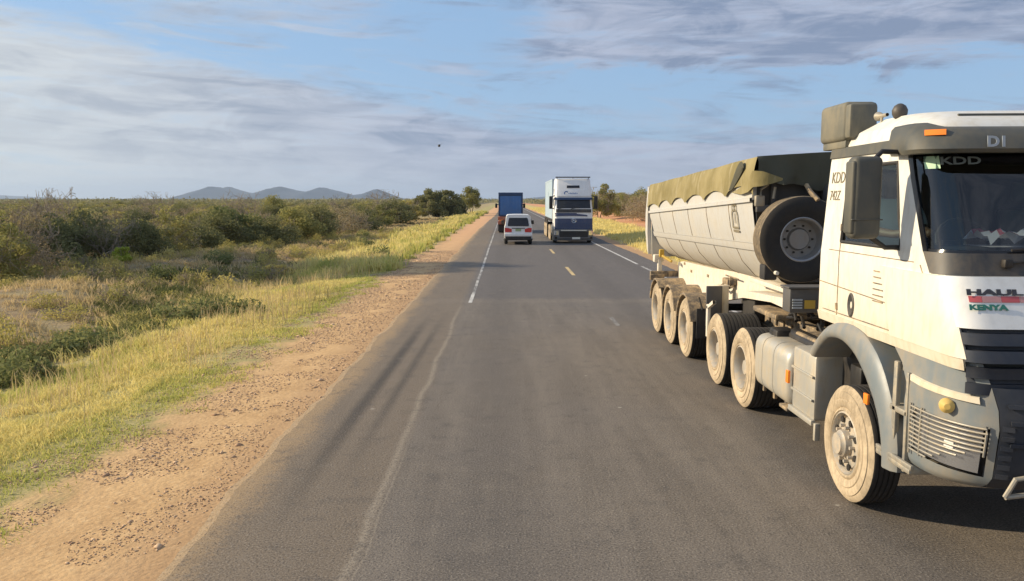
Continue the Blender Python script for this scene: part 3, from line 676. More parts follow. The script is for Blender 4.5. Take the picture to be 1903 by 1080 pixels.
    # mirrors
    for mx in (0, 1):
        X = lambda x: x if not mx else 2*XC-x
        def mbx(mb, x0, x1, y0, y1, z0, z1, b_, **k): a, c = sorted((X(x0), X(x1))); return mb.box(a, c, y0, y1, z0, z1, b_, **k)
        m = MB(); mbx(m, 2.665, 2.895, 6.21, 6.37, 2.40, 3.035, .045, seg=3); mbx(m, 2.66, 2.90, 6.204, 6.30, 2.545, 2.555, .004); mbx(m, 2.655, 2.70, 6.22, 6.36, 2.44, 3.0, .018, seg=3)
        mo = m.build('wing_mirror', 'visor', T, ang=40)
        a = MB(); a.tube([(X(2.84), 6.3, 3.0), (X(2.92), 6.32, 3.075), (X(3.16), 6.38, 3.07)], .020, 8); a.build('mirror_arm', 'black', mo); a = MB(); a.tube([(X(2.84), 6.3, 2.42), (X(2.98), 6.32, 2.33), (X(3.13), 6.34, 2.33)], .020, 8); a.build('mirror_arm', 'black', mo)
        gg = MB(); mbx(gg, 2.69, 2.88, 6.369, 6.374, 2.60, 3.00, 0); gg.build('mirror_glass', 'mirror', mo)
    # handrail at the door
    hr = MB(); hr.tube([(3.10, 6.44, 1.9), (3.05, 6.42, 1.95), (3.07, 6.5, 2.2)], .012, 6)
    # lettering
    nf = Vector((0, -1, .42)).normalized(); up = Vector((0, .42, 1)).normalized()
    text('KDD', .15, 'txt_faint', cabo, frame_m((3.1265, 7.79, 2.86), (0, -1, 0), (.0735, 0, 1)), .95)
    text('742Z', .13, 'txt_faint', cabo, frame_m((3.1148, 7.79, 2.70), (0, -1, 0), (.0735, 0, 1)), .85)
    a = Vector(S.p(2.02, 3.085, .207)); text('D1', .105, 'txt_grey', vo, frame_m(a+Vector((.05, -.012, .0)), (1, 0, 0), (0, .12, 1)), 1.15, bold=.004)
    a = Vector(S.p(1.66, 2.965, .012)); text('KDD', .085, 'txt_dim', cabo, frame_m(a, Vector(S.p(2.1, 2.965, 0))-Vector(S.p(1.66, 2.965, 0)), up), 1.55, bold=.002)
    st = S.slab(fr(1.38, 1.66, 3), [2.935, 3.03], -.0135, -.0115); st.build('windscreen_sticker', 'sticker', cabo)
    for word, z, mt, sz, sx_ in (('HAUL', 2.052, 'txt_dark', .056, 2.55), ('KENYA', 1.955, 'txt_green', .052, 1.5)):
        a = Vector(S.p(1.70, z, .050)); d = Vector(S.p(2.25, z, .040))-a; text(word, sz, mt, fpo, frame_m(a, d, (0, .45, 1)), sx_, bold=.003)
    for u0, u1, mt in ((1.72, 1.90, 'txt_red'), (1.905, 2.065, 'txt_pink'), (2.07, 2.19, 'txt_red'), (2.195, 2.32, 'txt_pink'), (2.325, 2.45, 'txt_red'), (2.455, 2.6, 'txt_pink')):
        S.slab(fr(u0, u1, 3), [2.003, 2.043], .02, .031).build('flag_band', mt, fpo)
    # ---- bumper
    tb = {.68: [5.42, 3.12, .50, .50, 6.05], .74: [5.24, 3.08, .62, .55, 6.05], .80: [5.16, 3.07, .70, .58, 6.05], 1.15: [5.10, 3.06, .74, .60, 6.05], 1.30: [5.12, 3.06, .70, .58, 6.02], 1.45: [5.18, 3.08, .55, .45, 6.15], 1.60: [5.25, 3.10, .40, .30, 6.4]}
    B = Shell(tb, XC)
    c = MB()
    zb = [.70, .73, .76, .82, 1.17, 1.20, 1.30, 1.38, 1.45, 1.52, 1.60]
    for half in (0, 1):
        us = [0, .35, .7, 1, 1.1, 1.2, 1.3, 1.4, 1.5, 1.58, 1.64]; us = us if not half else [6-u for u in us[::-1]]
        sk2 = (lambda i, j: zb[i] == .82 and (2 <= j < 9 if not half else 1 <= j < 8))
        c = MB(); B.surf(us, zb, 0, sk2, c); lo = [B.p(u, .70) for u in us]; c.grid([lo, [(XC+(x-XC)*.9, y+.12, z) for x, y, z in lo]])
        bo = c.build('bumper_corner', 'greyplastic', T, ang=40)
        uu = [u for u in fr(.66, 1.56, 14)] if not half else [6-u for u in fr(.66, 1.56, 14)]
        hl = MB(); B.surf(uu, fr(.80, 1.19, 3), -.07, mb=hl); hl.build('lamp_recess', 'black', bo)
        ul = fr(.72, 1.53, 10); ul = ul if not half else [6-u for u in ul]
        hl = MB(); B.slab(ul, fr(.835, 1.165, 3), -.06, -.015, hl); lo_ = hl.build('headlight', 'chrome', bo)
        q1 = fr(1.24, 1.32, 2); q1 = q1 if not half else [6-u for u in q1]
        hh = MB(); B.slab(q1, [.97, 1.02], -.02, -.005, hh); hh.build('reflector', 'white_s', lo_)
        gd = MB()
        for k in range(11):
            z = .838+k*.033; gd.tube([Vector(B.p(u, z, .018)) for u in uu[:(len(uu) if k > 4 else 8+int(1.4*k))]], .0075, 6)
        for u, za in ((uu[0], .80), (uu[-1], .97), (uu[6], .82)): gd.tube([Vector(B.p(u, z, .018)) for z in fr(za, 1.19, 4)], .009, 6)
        gd.build('headlight_guard', 'bar', bo)
        uw = fr(.42, 1.52, 12); uw = uw if not half else [6-u for u in uw]
        P0 = [[B.p(u, z-.02*k/12, o) for k, u in enumerate(uw)] for z, o in ((1.345, .003), (1.352, .02), (1.392, .02), (1.40, .003))]
        ws = MB().grid(P0); ws.build('bumper_trim', 'white', bo)
        a = Vector(B.p(1.27 if not half else 4.73, 1.275, .03)); yl = MB(); d = Vector((-.45 if not half else .45, -1, 0)).normalized()
        yl.tube([a-d*.03, a+d*.015, a+d*.035], [.05, .05, .02], 20); yl.build('indicator', 'yellowlens', bo)
    ct = MB(); uc = fr(1.645, 4.355, 20); B.surf(uc, [.70, .74, .82, .95, 1.15, 1.3, 1.45], 0, mb=ct); lo = [B.p(u, .70) for u in uc]; ct.grid([lo, [(x, y+.25, z) for x, y, z in lo]])
    co = ct.build('bumper', 'navy', T, ang=30)
    lv = MB()
    for z in (1.36, 1.25, 1.10): B.slab(fr(1.72, 4.28, 14), [z-.035, z-.01], 0, .03, lv)
    for z in fr(.78, 1.12, 5): 
        for s_ in ((1.66, 1.74), (4.26, 4.34)): B.slab(fr(*s_, 2), [z+.05, z+.08], 0, .022, lv)
    lv.build('bumper_slats', 'navy', co)
    for u in (1.82, 4.18):
        hk = MB(); a = Vector(B.p(u, .80, .05)); hk.tube([a+Vector((-.1, 0, -.07)), a+Vector((-.05, -.02, .06)), a+Vector((.05, -.03, .08)), a+Vector((.1, -.01, .02)), a+Vector((.07, 0, -.05)), a+Vector((-.1, 0, -.07))], .018, 8); hk.build('tow_hook', 'bar', co)
    pl = MB(); a = B.p(3, .92, .0); pl.box(XC-.26, XC+.26, a[1]-.03, a[1]-.02, .86, .98); plo = pl.build('number_plate', 'plate', co)

    # ---- mudguards, steps, front frame
    for s_ in (0, 1):
        X = lambda x: x if not s_ else 2*XC-x
        g = MB(); sec = [(3.40, .72), (3.06, .72), (3.025, .745), (3.02, .80), (3.035, .93), (3.10, .965), (3.38, .97)]
        Pg = []
        for k in range(25):
            ad = 38+140*k/24; a = R(ad); ro = float(np.interp(ad, [38, 61, 77, 99, 121, 138, 187], [1.14, 1.11, 1.08, 1.06, 1.03, .99, .93])); ri_ = float(np.interp(ad, [38, 61, 89, 114, 127, 187], [1.0, .98, .87, .78, .75, .73]))
            Pg.append([(X(x), 7.05+r*math.cos(a), .54+r*math.sin(a)) for x, r in ((3.42, ri_), (3.06, ri_), (3.03, ri_+.02), (3.02, ri_+.06), (3.035, ro-.05), (3.07, ro-.008), (3.38, ro))])
        g.grid(Pg); g.add(Pg[0], [tuple(range(7))]); g.add(Pg[-1], [tuple(range(7))]); go = g.build('mudguard', 'greyplastic', T, ang=45)
        rf = MB(); rf.box(*sorted((X(3.01), X(3.034))), 6.56, 6.64, 1.00, 1.09, .006); rf.build('side_reflector', 'orange', go)
        wi = MB(); wi.box(*sorted((X(3.40), X(3.44))), 6.2, 8.0, .55, 1.5); wi.build('wheel_well', 'black', T)
        st_ = MB()
        st_.box(*sorted((X(3.09), X(3.42))), 5.98, 6.26, 1.38, 1.42, .01); st_.box(*sorted((X(3.05), X(3.40))), 5.98, 6.26, 1.05, 1.10, .012); st_.box(*sorted((X(3.03), X(3.36))), 5.86, 6.42, .64, .69, .015); st_.box(*sorted((X(3.03), X(3.06))), 5.84, 6.42, .68, .72, .008)
        st_.box(*sorted((X(3.05), X(3.09))), 6.16, 6.22, .62, 1.45, .01); st_.box(*sorted((X(3.05), X(3.09))), 5.98, 6.02, .62, 1.4, .01); st_.build('cab_step', 'bar', T)
        sp = MB(); sp.box(*sorted((X(3.14), X(3.45))), 5.97, 6.22, .80, 1.56, .02); sp.build('step_housing', 'greyplastic', T)
    fb = MB(); fb.box(3.6, 5.06, 5.55, 7.7, .70, 1.30, .03); fb.box(3.3, 5.36, 6.4, 7.7, 1.30, 1.52, .03); fb.tube([(3.3, 7.05, .54), (5.36, 7.05, .54)], .07, 12)
    fb.tube([(3.3, 6.7, .7), (3.32, 7.3, .95)], .05); fb.box(3.3, 3.55, 7.35, 7.6, .9, 1.15, .03); fb.build('engine_block', 'black', T)
    # ---- tractor frame
    fm = MB()
    for x in (3.86, 4.72): fm.box(x, x+.08, 7.5, 12.2, .86, 1.10, .008); fm.box(x-.03, x+.11, 7.5, 12.2, 1.095, 1.115, .004); fm.box(x-.03, x+.11, 7.5, 12.2, .845, .865, .004)
    for y in (8.1, 9.2, 10.2, 11.6, 12.15): fm.box(3.9, 4.76, y, y+.1, .88, 1.08, .01)
    for k in range(14):
        y = 8.0+k*.3; fm.box(3.83, 3.86, y, y+.10, .93, 1.03, .01)
    fm.box(3.55, 5.1, 10.5, 11.5, 1.12, 1.20, .03); fm.lathe([(1.12, .001), (1.20, .50), (1.24, .50), (1.26, .42)], (XC, 10.9, 0), 28, 2)
    fm.box(3.42, 3.84, 8.05, 9.4, 1.10, 1.16, .02); fm.box(3.50, 3.75, 8.4, 8.7, 1.16, 1.34, .04); fm.build('chassis', 'frame', T, ang=40)
    ms = MB(); random.seed(4)
    for k in range(9):
        y = 8.05+random.random()*2.0; x = 3.55+random.random()*.35; z = 1.1+random.random()*.2
        ms.tube([(x, y, z), (x+.1*random.random(), y+.25, z+.12*random.random()), (x+.05, y+.5*random.random()+.3, z+.02)], .022, 6)
    for k in range(4): ms.tube([(3.45+.08*k, 7.95, 2.1-.1*k), (3.5+.08*k, 8.3, 1.45), (3.6+.1*k, 8.85, 1.75)], .014, 6)
    ms.tube([(3.5, 8.6, 1.06), (3.5, 9.6, 1.06)], .11, 14); ms.box(3.25, 3.5, 9.55, 9.85, .85, 1.15, .04); ms.build('hoses_and_valves', 'black', T, ang=40)
    # fuel tank, battery box
    tk = MB(); prof = []
    cx, cz, hw, hh = 3.40, .74, .30, .33
    sec = [(cx+hw*abs(math.cos(a))**.42*math.copysign(1, math.cos(a)), cz+hh*abs(math.sin(a))**.42*math.copysign(1, math.sin(a))) for a in [2*math.pi*k/32 for k in range(32)]]
    ys_ = [(8.72, .80), (8.74, .93), (8.79, 1), (9.18, 1), (9.185, .975), (9.20, .975), (9.205, 1), (9.58, 1), (9.585, .975), (9.60, .975), (9.605, 1), (9.86, 1), (9.92, .94), (9.94, .80)]
    tk.grid([[(cx+(x-cx)*s_, y, cz+(z-cz)*s_) for x, z in sec+[sec[0]]] for y, s_ in ys_]); tk.add([(cx+(x-cx)*.8, 8.72, cz+(z-cz)*.8) for x, z in sec], [tuple(range(32))]); tk.add([(cx+(x-cx)*.8, 9.94, cz+(z-cz)*.8) for x, z in sec], [tuple(range(32))])
    to = tk.build('fuel_tank', 'tank', T, ang=50)
    tc = MB(); tc.tube([(3.3, 9.7, 1.05), (3.3, 9.7, 1.12)], .06, 14); tc.build('filler_cap', 'black', to)
    for y in (9.0, 9.4, 9.8): tsx = MB(); tsx.box(3.2, 3.24, y, y+.06, .34, .42, .01); tsx.build('tank_bracket', 'frame', to)
    tsx = MB(); tsx.box(3.12, 3.3, 8.75, 9.0, .36, .40, .01); tsx.build('tank_bracket', 'frame', to)
    bx = MB(); bx.box(3.12, 3.75, 7.98, 8.62, .46, 1.14, .04); 
    for z in (.66, .90): bx.box(3.10, 3.125, 8.0, 8.60, z, z+.025, .005)
    bx.box(3.09, 3.14, 7.96, 8.64, .42, .48, .01); bx.box(3.11, 3.17, 7.90, 7.95, .28, .46, .01); bxo = bx.build('battery_box', 'tank', T, ang=40)
    rf = MB(); rf.box(3.06, 3.09, 8.58, 8.66, .72, .86, .008); rf.build('side_reflector', 'orange', bxo)
    ex = MB(); ex.box(5.0, 5.5, 8.0, 9.7, .45, 1.1, .06); ex.build('battery_box', 'tank', T)
    # ---- wheels of the tractor
    make_wheel(T, 3.05, 7.05, -1); make_wheel(T, 5.61, 7.05, 1)
    for y in (10.36, 11.70):
        make_wheel(T, 3.07, y, -1, dual=True); make_wheel(T, 5.59, y, 1, dual=True)
    for y in (10.36, 11.70): ax = MB(); ax.tube([(3.5, y, .525), (5.2, y, .525)], .10, 12); ax.lathe([(4.05, .08), (4.15, .2), (4.45, .2), (4.6, .08)], (0, y, .525), 16); ax.build('axle', 'black', T)
    mg = MB()
    for y in (10.28, 11.63):
        for (xa, xb) in ((3.12, 3.75), (4.91, 5.54)):
            pass
    # flap behind the drive axle
    fl = MB(); fl.box(3.07, 3.12, 12.16, 12.24, .62, 1.12, .01, rot=Matrix.Rotation(R(0), 3, 'X')); fl.add([(3.07, 11.88, 1.22), (3.12, 11.88, 1.22), (3.12, 12.24, 1.08), (3.07, 12.24, 1.08), (3.07, 11.86, 1.17), (3.12, 11.86, 1.17), (3.12, 12.2, 1.05), (3.07, 12.2, 1.05)], [(0, 1, 2, 3), (4, 5, 6, 7), (0, 3, 7, 4), (1, 2, 6, 5)]); fl.build('mudguard', 'frameW', T)
    # ================= trailer
    zt = lambda y: (y-10)/7.5        # 0 front .. 1 rear
    def rail(y): return 2.71-.27*zt(y)
    # tub skin: section (x offset from side, z)
    def section(y, o=0):
        dz = -.13*zt(y)-.0; r = rail(y)
        pts = [(3.08, r), (3.085, r-.10), (3.12, 2.36+dz*.9), (3.19, 2.10+dz), (3.30, 1.88+dz), (3.48, 1.68+dz*.8), (3.72, 1.56+dz*.8), (4.05, 1.52+dz*.8)]
        return [(x+o, y, z+o*.3) for x, z in pts]
    ysb = fr(10.12, 17.3, 12)
    tu = MB()
    rows_ = []
    for y in ysb:
        s1 = section(y); rows_.append(s1+[(2*XC-x, yy, z) for x, yy, z in s1[::-1]])
    tu.grid(rows_)
    # inside skin and front bulkhead
    tu.grid([[(XC+(x-XC)*.97, y, z+.04) for x, y, z in r] for r in rows_])
    # upper sideboards
    for s_ in (0, 1):
        X = lambda x: x if not s_ else 2*XC-x
        Pu = [[(X(x), y, rail(y)+dz) for x, dz in ((3.075, 0), (3.075, .24), (3.10, .26), (3.13, .24), (3.13, 0))] for y in ysb]
        tu.grid(Pu); tu.add(Pu[0], [(0, 1, 2, 3, 4)])
    tubo = tu.build('trailer_body', 'tub', T, ang=35)
    # rail, ribs, lower strip
    rb = MB()
    for s_ in (0, 1):
        X = lambda x: x if not s_ else 2*XC-x
        rb.grid([[(X(x), y, rail(y)+dz) for x, dz in ((3.08, -.03), (3.045, -.025), (3.045, .02), (3.08, .03))] for y in ysb])
        rb.grid([[(X(a-.012), y, c-.0) for a, c in ((3.155, 2.16-.13*zt(y)), (3.165, 2.165-.13*zt(y)), (3.185, 2.09-.13*zt(y)), (3.20, 2.06-.13*zt(y)))] for y in ysb])
    rb.build('side_rail', 'tub', tubo)
    for s_ in (0, 1):
        X = lambda x: x if not s_ else 2*XC-x
        for y in (11.2, 12.45, 13.7, 14.95, 16.2):
            for a, b_ in zip(section(y), section(y)[1:]): pass
            rr = MB(); rr.tube([(X(x-.002), yy, z) for x, yy, z in section(y)[:7]], .006, 4); rr.build('weld_seam', 'frame', tubo)
    # front bulkhead with frame
    bk = MB(); s1 = section(10.14); poly = [(x, z) for x, y, z in s1]+[(2*XC-x, z) for x, y, z in s1[::-1]]
    poly = [(3.12, 3.08)]+[(x+.04 if x < XC else x-.04, z) for x, z in poly]+[(2*XC-3.12, 3.08)]
    bk.prism(poly, 1, 10.16, 10.22)
    for x in (3.3, 3.95, 4.7, 5.3): bk.box(x, x+.07, 10.08, 10.16, 1.95, 3.05, .01)
    bk.box(3.12, 5.54, 10.06, 10.16, 2.55, 2.64, .01); bk.box(3.15, 5.5, 10.08, 10.17, 2.98, 3.05, .01); bko = bk.build('front_bulkhead', 'tubdark', T)
    lt = MB(); lt.tube([(3.16, 10.05, 2.75), (3.16, 10.05, 2.83), (3.24, 10.03, 2.89), (3.24, 10.03, 2.98)], .018, 6); lt.tube([(3.30, 10.0, 2.72), (3.32, 10.0, 2.86)], .018, 6); lt.box(3.10, 3.22, 10.05, 10.15, 2.62, 2.76, .02); lt.build('latch', 'bar', bko)
    # hoist cover below the bulkhead, crank box at trailer nose
    hc = MB(); hc.box(3.5, 5.3, 9.75, 10.06, 1.70, 1.95, .03); hc.box(3.9, 4.76, 9.75, 10.05, 1.9, 2.9, .08); hc.build('hoist_cover', 'tubdark', T)
    # spare wheel facing forward
    sw_ = MB(); c_ = (3.585, 0, 2.225); r = .525
    pr = [(9.73, .27), (9.715, .31), (9.70, .37), (9.70, .43), (9.712, .49), (9.735, .518)]
    sw_.lathe(pr, c_, 48, 1, 0); tr = [(9.735, .518)]
    for k in range(5): a = 9.745+k*.05; tr += [(a, r), (a+.036, r), (a+.04, r-.016), (a+.048, r-.016)]
    tr += [(10.0, .51), (10.01, .40), (10.0, .28)]; sw_.lathe(tr, c_, 48, 1, 1); so = sw_.build('spare_wheel', ['tread', 'sparetread'], T, ang=40)
    sr = MB(); sr.lathe([(9.73, .275), (9.722, .262), (9.735, .245), (9.80, .235), (9.88, .225), (9.88, .14), (9.84, .12), (9.84, .0005)], c_, 44, 1, 0)
    for k in range(10): a = 2*math.pi*k/10; sr.tube([(c_[0]+.17*math.cos(a), 9.86, c_[2]+.17*math.sin(a)), (c_[0]+.17*math.cos(a), 9.885, c_[2]+.17*math.sin(a))], .014, 6, mi=1)
    sr.build('rim', ['rimgrey', 'black'], so, ang=35)
    sc_ = MB(); sc_.tube([(3.70, 9.98, 2.88), (3.68, 9.80, 2.80), (3.74, 9.70, 2.70)], .03, 6); sc_.tube([(c_[0], 9.85, 2.3), (c_[0], 10.1, 2.3)], .04, 8); sc_.box(3.3, 3.9, 10.0, 10.07, 2.0, 2.45, .01); sc_.build('spare_wheel_carrier', 'frame', T)
    # tailgate
    tg = MB(); tg.prism([(17.35, 2.95), (17.50, 3.0), (17.72, 2.4), (17.70, 2.0), (17.45, 1.62), (17.30, 1.55), (17.45, 2.0), (17.45, 2.45)], 0, 3.06, 3.14); tg.prism([(17.35, 2.95), (17.50, 3.0), (17.72, 2.4), (17.70, 2.0), (17.45, 1.62), (17.30, 1.55), (17.45, 2.0), (17.45, 2.45)], 0, 5.52, 5.60)
    tg.prism([(17.32, 2.93), (17.36, 2.93), (17.42, 2.45), (17.42, 2.0), (17.3, 1.5), (17.26, 1.5), (17.38, 2.0), (17.38, 2.45)], 0, 3.14, 5.52); tg.build('tailgate', 'tub', T)
    # tarpaulin
    tp = MB()
    def top(y): return 3.235-.215*zt(y)
    ny = 92; side = []
    for i in range(ny+1):
        y = 10.02+(17.42-10.02)*i/ny; q = (y-10.02)/1.24; sc2 = abs(math.sin(math.pi*q))**.55
        if y > 16.3: sc2 *= .8
        hem = rail(y)+.045+.145*sc2
        bow = .03*math.sin(y*5.1)+.02*math.sin(y*11+1)
        row = []; bow = .015*math.sin(y*2.1)
        for t in fr(0, 1, 8):
            z = hem+(top(y)+.004*math.sin(y*3)-hem)*t; x = 3.045+.008*math.sin(y*9+t*3)*(1-t)+.05*t**3+bow*.3*(1-t)
            row.append((x, y, z))
        for u in fr(0, 1, 16)[1:]:
            xx = 3.095+(2*XC-2*3.095)*u; row.append((xx, y, top(y)+.055*math.sin(math.pi*u)+.005*math.sin(y*3+u*7)))
        for t in fr(1, 0, 8)[1:]:
            row.append((2*XC-(3.045+.05*t**3), y, hem+(top(y)-hem)*t))
        side.append(row)
    # fold near the front corner stays closed; its shadow is painted below
    def skp(i, j):
        y = 10.02+7.4*i/ny; t = (j+.5)/8
        return False
    tp.grid(side, 0, skp)
    # front drop
    fd = []
    for k in range(8):
        d = k/7; row = []
        for u in fr(0, 1, 26):
            x = 3.09+(2*XC-6.18)*u; dr = .42*(1-.55*math.exp(-((u-.0)/.10)**2))+.05*math.sin(u*25)
            row.append((x, 10.02-.05*d-.06*math.sin(u*19)*d-.05*math.sin(u*43+1+d*2)*d-.03*abs(math.sin(u*31+d*4)), top(10.02)+.055*math.sin(math.pi*u)-dr*d))
        fd.append(row)
    tpo = tp.build('tarpaulin', 'tarp', T, ang=60)
    md = MB(); md.thick = 0; md.grid(fd); md.build('tarpaulin_front_flap', 'tarpshade', tpo, ang=60)  # front drop coloured dark for the shade on it
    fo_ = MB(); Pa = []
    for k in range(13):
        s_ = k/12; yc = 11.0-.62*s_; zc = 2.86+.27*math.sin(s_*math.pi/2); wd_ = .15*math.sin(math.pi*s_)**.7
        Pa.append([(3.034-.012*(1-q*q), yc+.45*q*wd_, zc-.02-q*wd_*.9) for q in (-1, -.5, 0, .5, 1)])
    fo_.grid(Pa); fo_.build('tarpaulin_fold_shadow', 'tarpshade', tpo, ang=70)  # dark crescent patch stands for the shadow in the canvas fold
    # corner flap (pointed)
    cf = MB(); A = [(3.05, 10.95, 2.80), (3.03, 10.5, 2.86), (3.02, 10.15, 2.93), (3.03, 10.0, 3.06)]; Bb = [(3.05, 10.95, 2.80), (3.03, 10.45, 2.77), (3.02, 10.12, 2.80), (3.04, 9.98, 2.86)]
    rows3 = [[tuple(a_+(b_-a_)*t for a_, b_ in zip(p, q)) for t in fr(0, 1, 4)] for p, q in zip(A, Bb)]
    rows3 += [[(3.13, 9.90, z) for z in fr(3.05, 2.87, 4)], [(3.24, 9.88, z) for z in fr(3.01, 2.90, 4)], [(3.37, 9.88, z) for z in fr(2.965, 2.94, 4)]]
    cf.grid(rows3); cf.build('tarpaulin_corner_flap', 'tarp', tpo, ang=70)
    # chassis of the trailer
    ch = MB(); xl_ = 3.62
    top_ = [(9.1, 1.60), (10.2, 1.64), (12, 1.60), (14, 1.52), (16.4, 1.46), (16.9, 1.40)]; bot = [(16.9, 1.10), (16.4, 1.02), (14.2, 1.0), (13.4, 1.02), (12.2, 1.22), (10.0, 1.38), (9.1, 1.42)]
    for xa in (xl_, 2*XC-xl_-.1): ch.prism(top_+bot, 0, xa, xa+.10)
    for y in (9.2, 10.4, 12.3, 13.4, 14.6, 15.6, 16.7): ch.box(xl_+.1, 2*XC-xl_-.1, y, y+.12, 1.15 if y > 12.5 else 1.42, 1.38 if y > 12.5 else 1.56, .01)
    cho = ch.build('trailer_chassis', 'frameW', T, ang=30)
    for (y, z) in ((15.6, 1.30), (14.3, 1.33), (11.1, 1.50), (10.6, 1.53), (16.2, 1.40)): bt = MB(); bt.box(3.605, 3.622, y, y+.10, z, z+.05, .004); bt.build('side_marker', 'frame', cho)
    bt = MB(); bt.tube([(3.62, 12.6, 1.42), (3.52, 12.62, 1.43)], .07, 12); bt.tube([(3.57, 13.0, 1.38), (3.50, 13.1, 1.30), (3.52, 12.9, 1.26), (3.56, 12.55, 1.36)], .022, 6); bt.tube([(3.54, 12.9, 1.50), (3.54, 12.2, 1.50)], .012, 6)
    bt.box(3.5, 3.62, 12.65, 12.98, 1.36, 1.46, .02); bt.build('brake_valve', 'frame', cho)
    gn = MB(); gn.box(3.18, 5.48, 8.95, 9.2, 1.44, 1.72, .02); gn.box(3.16, 5.50, 8.93, 9.22, 1.715, 1.735, .004); gno = gn.build('trailer_nose', 'tubdark', T)
    gs = MB(); gs.box(3.95, 4.15, 8.938, 8.949, 1.50, 1.62, 0)
    y1 = MB(); y1.box(3.345, 3.465, 8.938, 8.948, 1.49, 1.585); y1.build('warning_sticker', 'yellow', gno)
    y2 = MB(); [y2.box(3.21, 3.32, 8.938, 8.948, 1.49+.03*k, 1.508+.03*k) for k in range(4)]; y2.build('data_plate', 'txt_grey', gno)
    bb = MB(); bb.box(3.14, 3.30, 9.75, 9.95, 1.73, 1.92, .02); bb.build('rubber_block', 'rubber', T); bw = MB(); bw.lathe([(9.6, .001), (9.6, .022), (9.66, .026), (9.70, .012)], (3.25, 0, 1.83), 12, 1); bw.build('work_lamp', 'white', T)
    bm_ = MB(); bm_.prism([(9.2, 1.56), (11.0, 1.46), (9.2, 1.42)], 0, 3.30, 3.60); bm_.box(3.40, 3.60, 9.3, 11.2, 1.57, 1.63, .01); bm_.build('side_beam', 'frameW', T)
    # black tool box / shadow tank beneath, landing legs
    tb_ = MB(); tb_.box(3.7, 4.95, 11.9, 12.5, .9, 1.35, .03); tb_.build('air_tank_housing', 'rubber', T)
    for x in (3.36, 5.12):
        lg = MB(); lg.box(x, x+.16, 12.62, 12.80, .62, 1.36, .01); lg.box(x-.05, x+.2, 12.56, 12.86, .58, .62, .01); lg.build('landing_leg', 'white', T)
    fl = MB(); fl.box(3.15, 3.40, 12.56, 12.60, .72, 1.36, .01); fl.build('mud_flap', 'tubdark', T)
    for y in (13.78, 15.10, 16.42):
        make_wheel(T, 3.08, y, -1, dual=True, r=.515); make_wheel(T, 5.58, y, 1, dual=True, r=.515)
        for s_ in (0, 1):
            X = lambda x: x if not s_ else 2*XC-x
            g = MB(); Pg = []
            for k in range(15):
                a = R(12+ (150 if y < 16.4 else 120)*k/14)
                Pg.append([(X(x), y+r_*math.cos(a), .515+r_*math.sin(a)) for x, r_ in ((3.06, .56), (3.05, .585), (3.06, .60), (3.70, .60), (3.70, .575), (3.06, .575))])
            g.grid(Pg); g.build('mudguard', 'frame', T, ang=40)
    for y in (13.78, 15.10, 16.42): ax = MB(); ax.tube([(3.5, y, .515), (5.2, y, .515)], .075, 12); ax.build('axle', 'black', T)
    fl = MB(); fl.box(3.15, 3.68, 13.18, 13.20, .42, .92, .005); fl.tube([(3.2, 13.24, 1.1), (3.24, 13.17, .9)], .015); fl.tube([(3.6, 13.24, 1.1), (3.56, 13.17, .9)], .015); fl.build('mud_flap', 'rubber', T)
    rl_ = MB(); rl_.box(3.04, 5.62, 16.85, 16.95, 1.10, 1.22, .01); rl_.box(3.02, 3.32, 16.78, 16.86, 1.04, 1.16, .01); rlo = rl_.build('rear_bar', 'frame', T)
    rv = MB(); rv.box(3.12, 3.32, 16.9, 17.08, 1.40, 1.56, .02); rv.box(3.2, 3.28, 16.88, 17.0, 1.2, 1.46, .01); rv.build('hinge_block', 'frameW', T)
    yy_ = MB(); yy_.box(3.20, 3.30, 16.75, 16.85, 1.52, 1.68, .02); yy_.tube([(3.25, 16.7, 1.55), (3.4, 16.5, 1.45)], .03); yy_.build('hinge_pin', 'yellow', T)
    # stencilled emblem on the tub: two arches over a box with a bar
    em = MB(); cxe = 10.92; ze = 2.64
    def stroke(pts, w_=.018):
        for (ya, za), (yb, zb_) in zip(pts, pts[1:]):
            d = Vector((yb-ya, zb_-za)); 
            if d.length < 1e-5: continue
            d.normalize(); nrm = Vector((-d.y, d.x))*w_; e = d*w_*.6
            q = [(ya-e.x+nrm.x, za-e.y+nrm.y), (yb+e.x+nrm.x, zb_+e.y+nrm.y), (yb+e.x-nrm.x, zb_+e.y-nrm.y), (ya-e.x-nrm.x, za-e.y-nrm.y)]
            def px_(z): 
                tab_ = [(2.71, 3.08), (2.60, 3.085), (2.36, 3.12), (2.1, 3.19), (1.9, 3.3)]
                for (za_, xa_), (zb2, xb_) in zip(tab_, tab_[1:]):
                    if z >= zb2: return xa_+(xb_-xa_)*(za_-z)/(za_-zb2)
                return 3.3
            em.add([(px_(z+.03)-.012, y, z) for y, z in q], [(0, 1, 2, 3)])
    for c2 in (-.055, .055):
        stroke([(cxe+c2+.055*math.cos(a), ze-.045+.045*math.sin(a)) for a in [2*math.pi*k/10 for k in range(11)]], .011)
    stroke([(cxe-.11, ze-.10), (cxe-.13, ze-.14), (cxe-.13, ze-.30)]); stroke([(cxe+.11, ze-.10), (cxe+.13, ze-.14), (cxe+.13, ze-.30)]); stroke([(cxe, ze-.12), (cxe, ze-.24)], .014)
    stroke([(cxe-.13, ze-.31), (cxe+.13, ze-.31)], .014); stroke([(cxe-.13, ze-.355), (cxe+.13, ze-.355)], .016)
    em.build('stencilled_emblem', 'txt_faint', tubo, smooth=False)
    return T
M['bumpergrey'] = paint('grey_bumper', (.13, .14, .16), .5, dust=.4, dustcol=(.3, .25, .2))
def tarpshade():
    M['tarpshade'] = paint('shaded_tarpaulin', (.07, .07, .05), .9, dust=.2, dustcol=(.14, .12, .07));  # same canvas with the shade of its front and fold in the colour
tarpshade()
TRUCK = tipper()

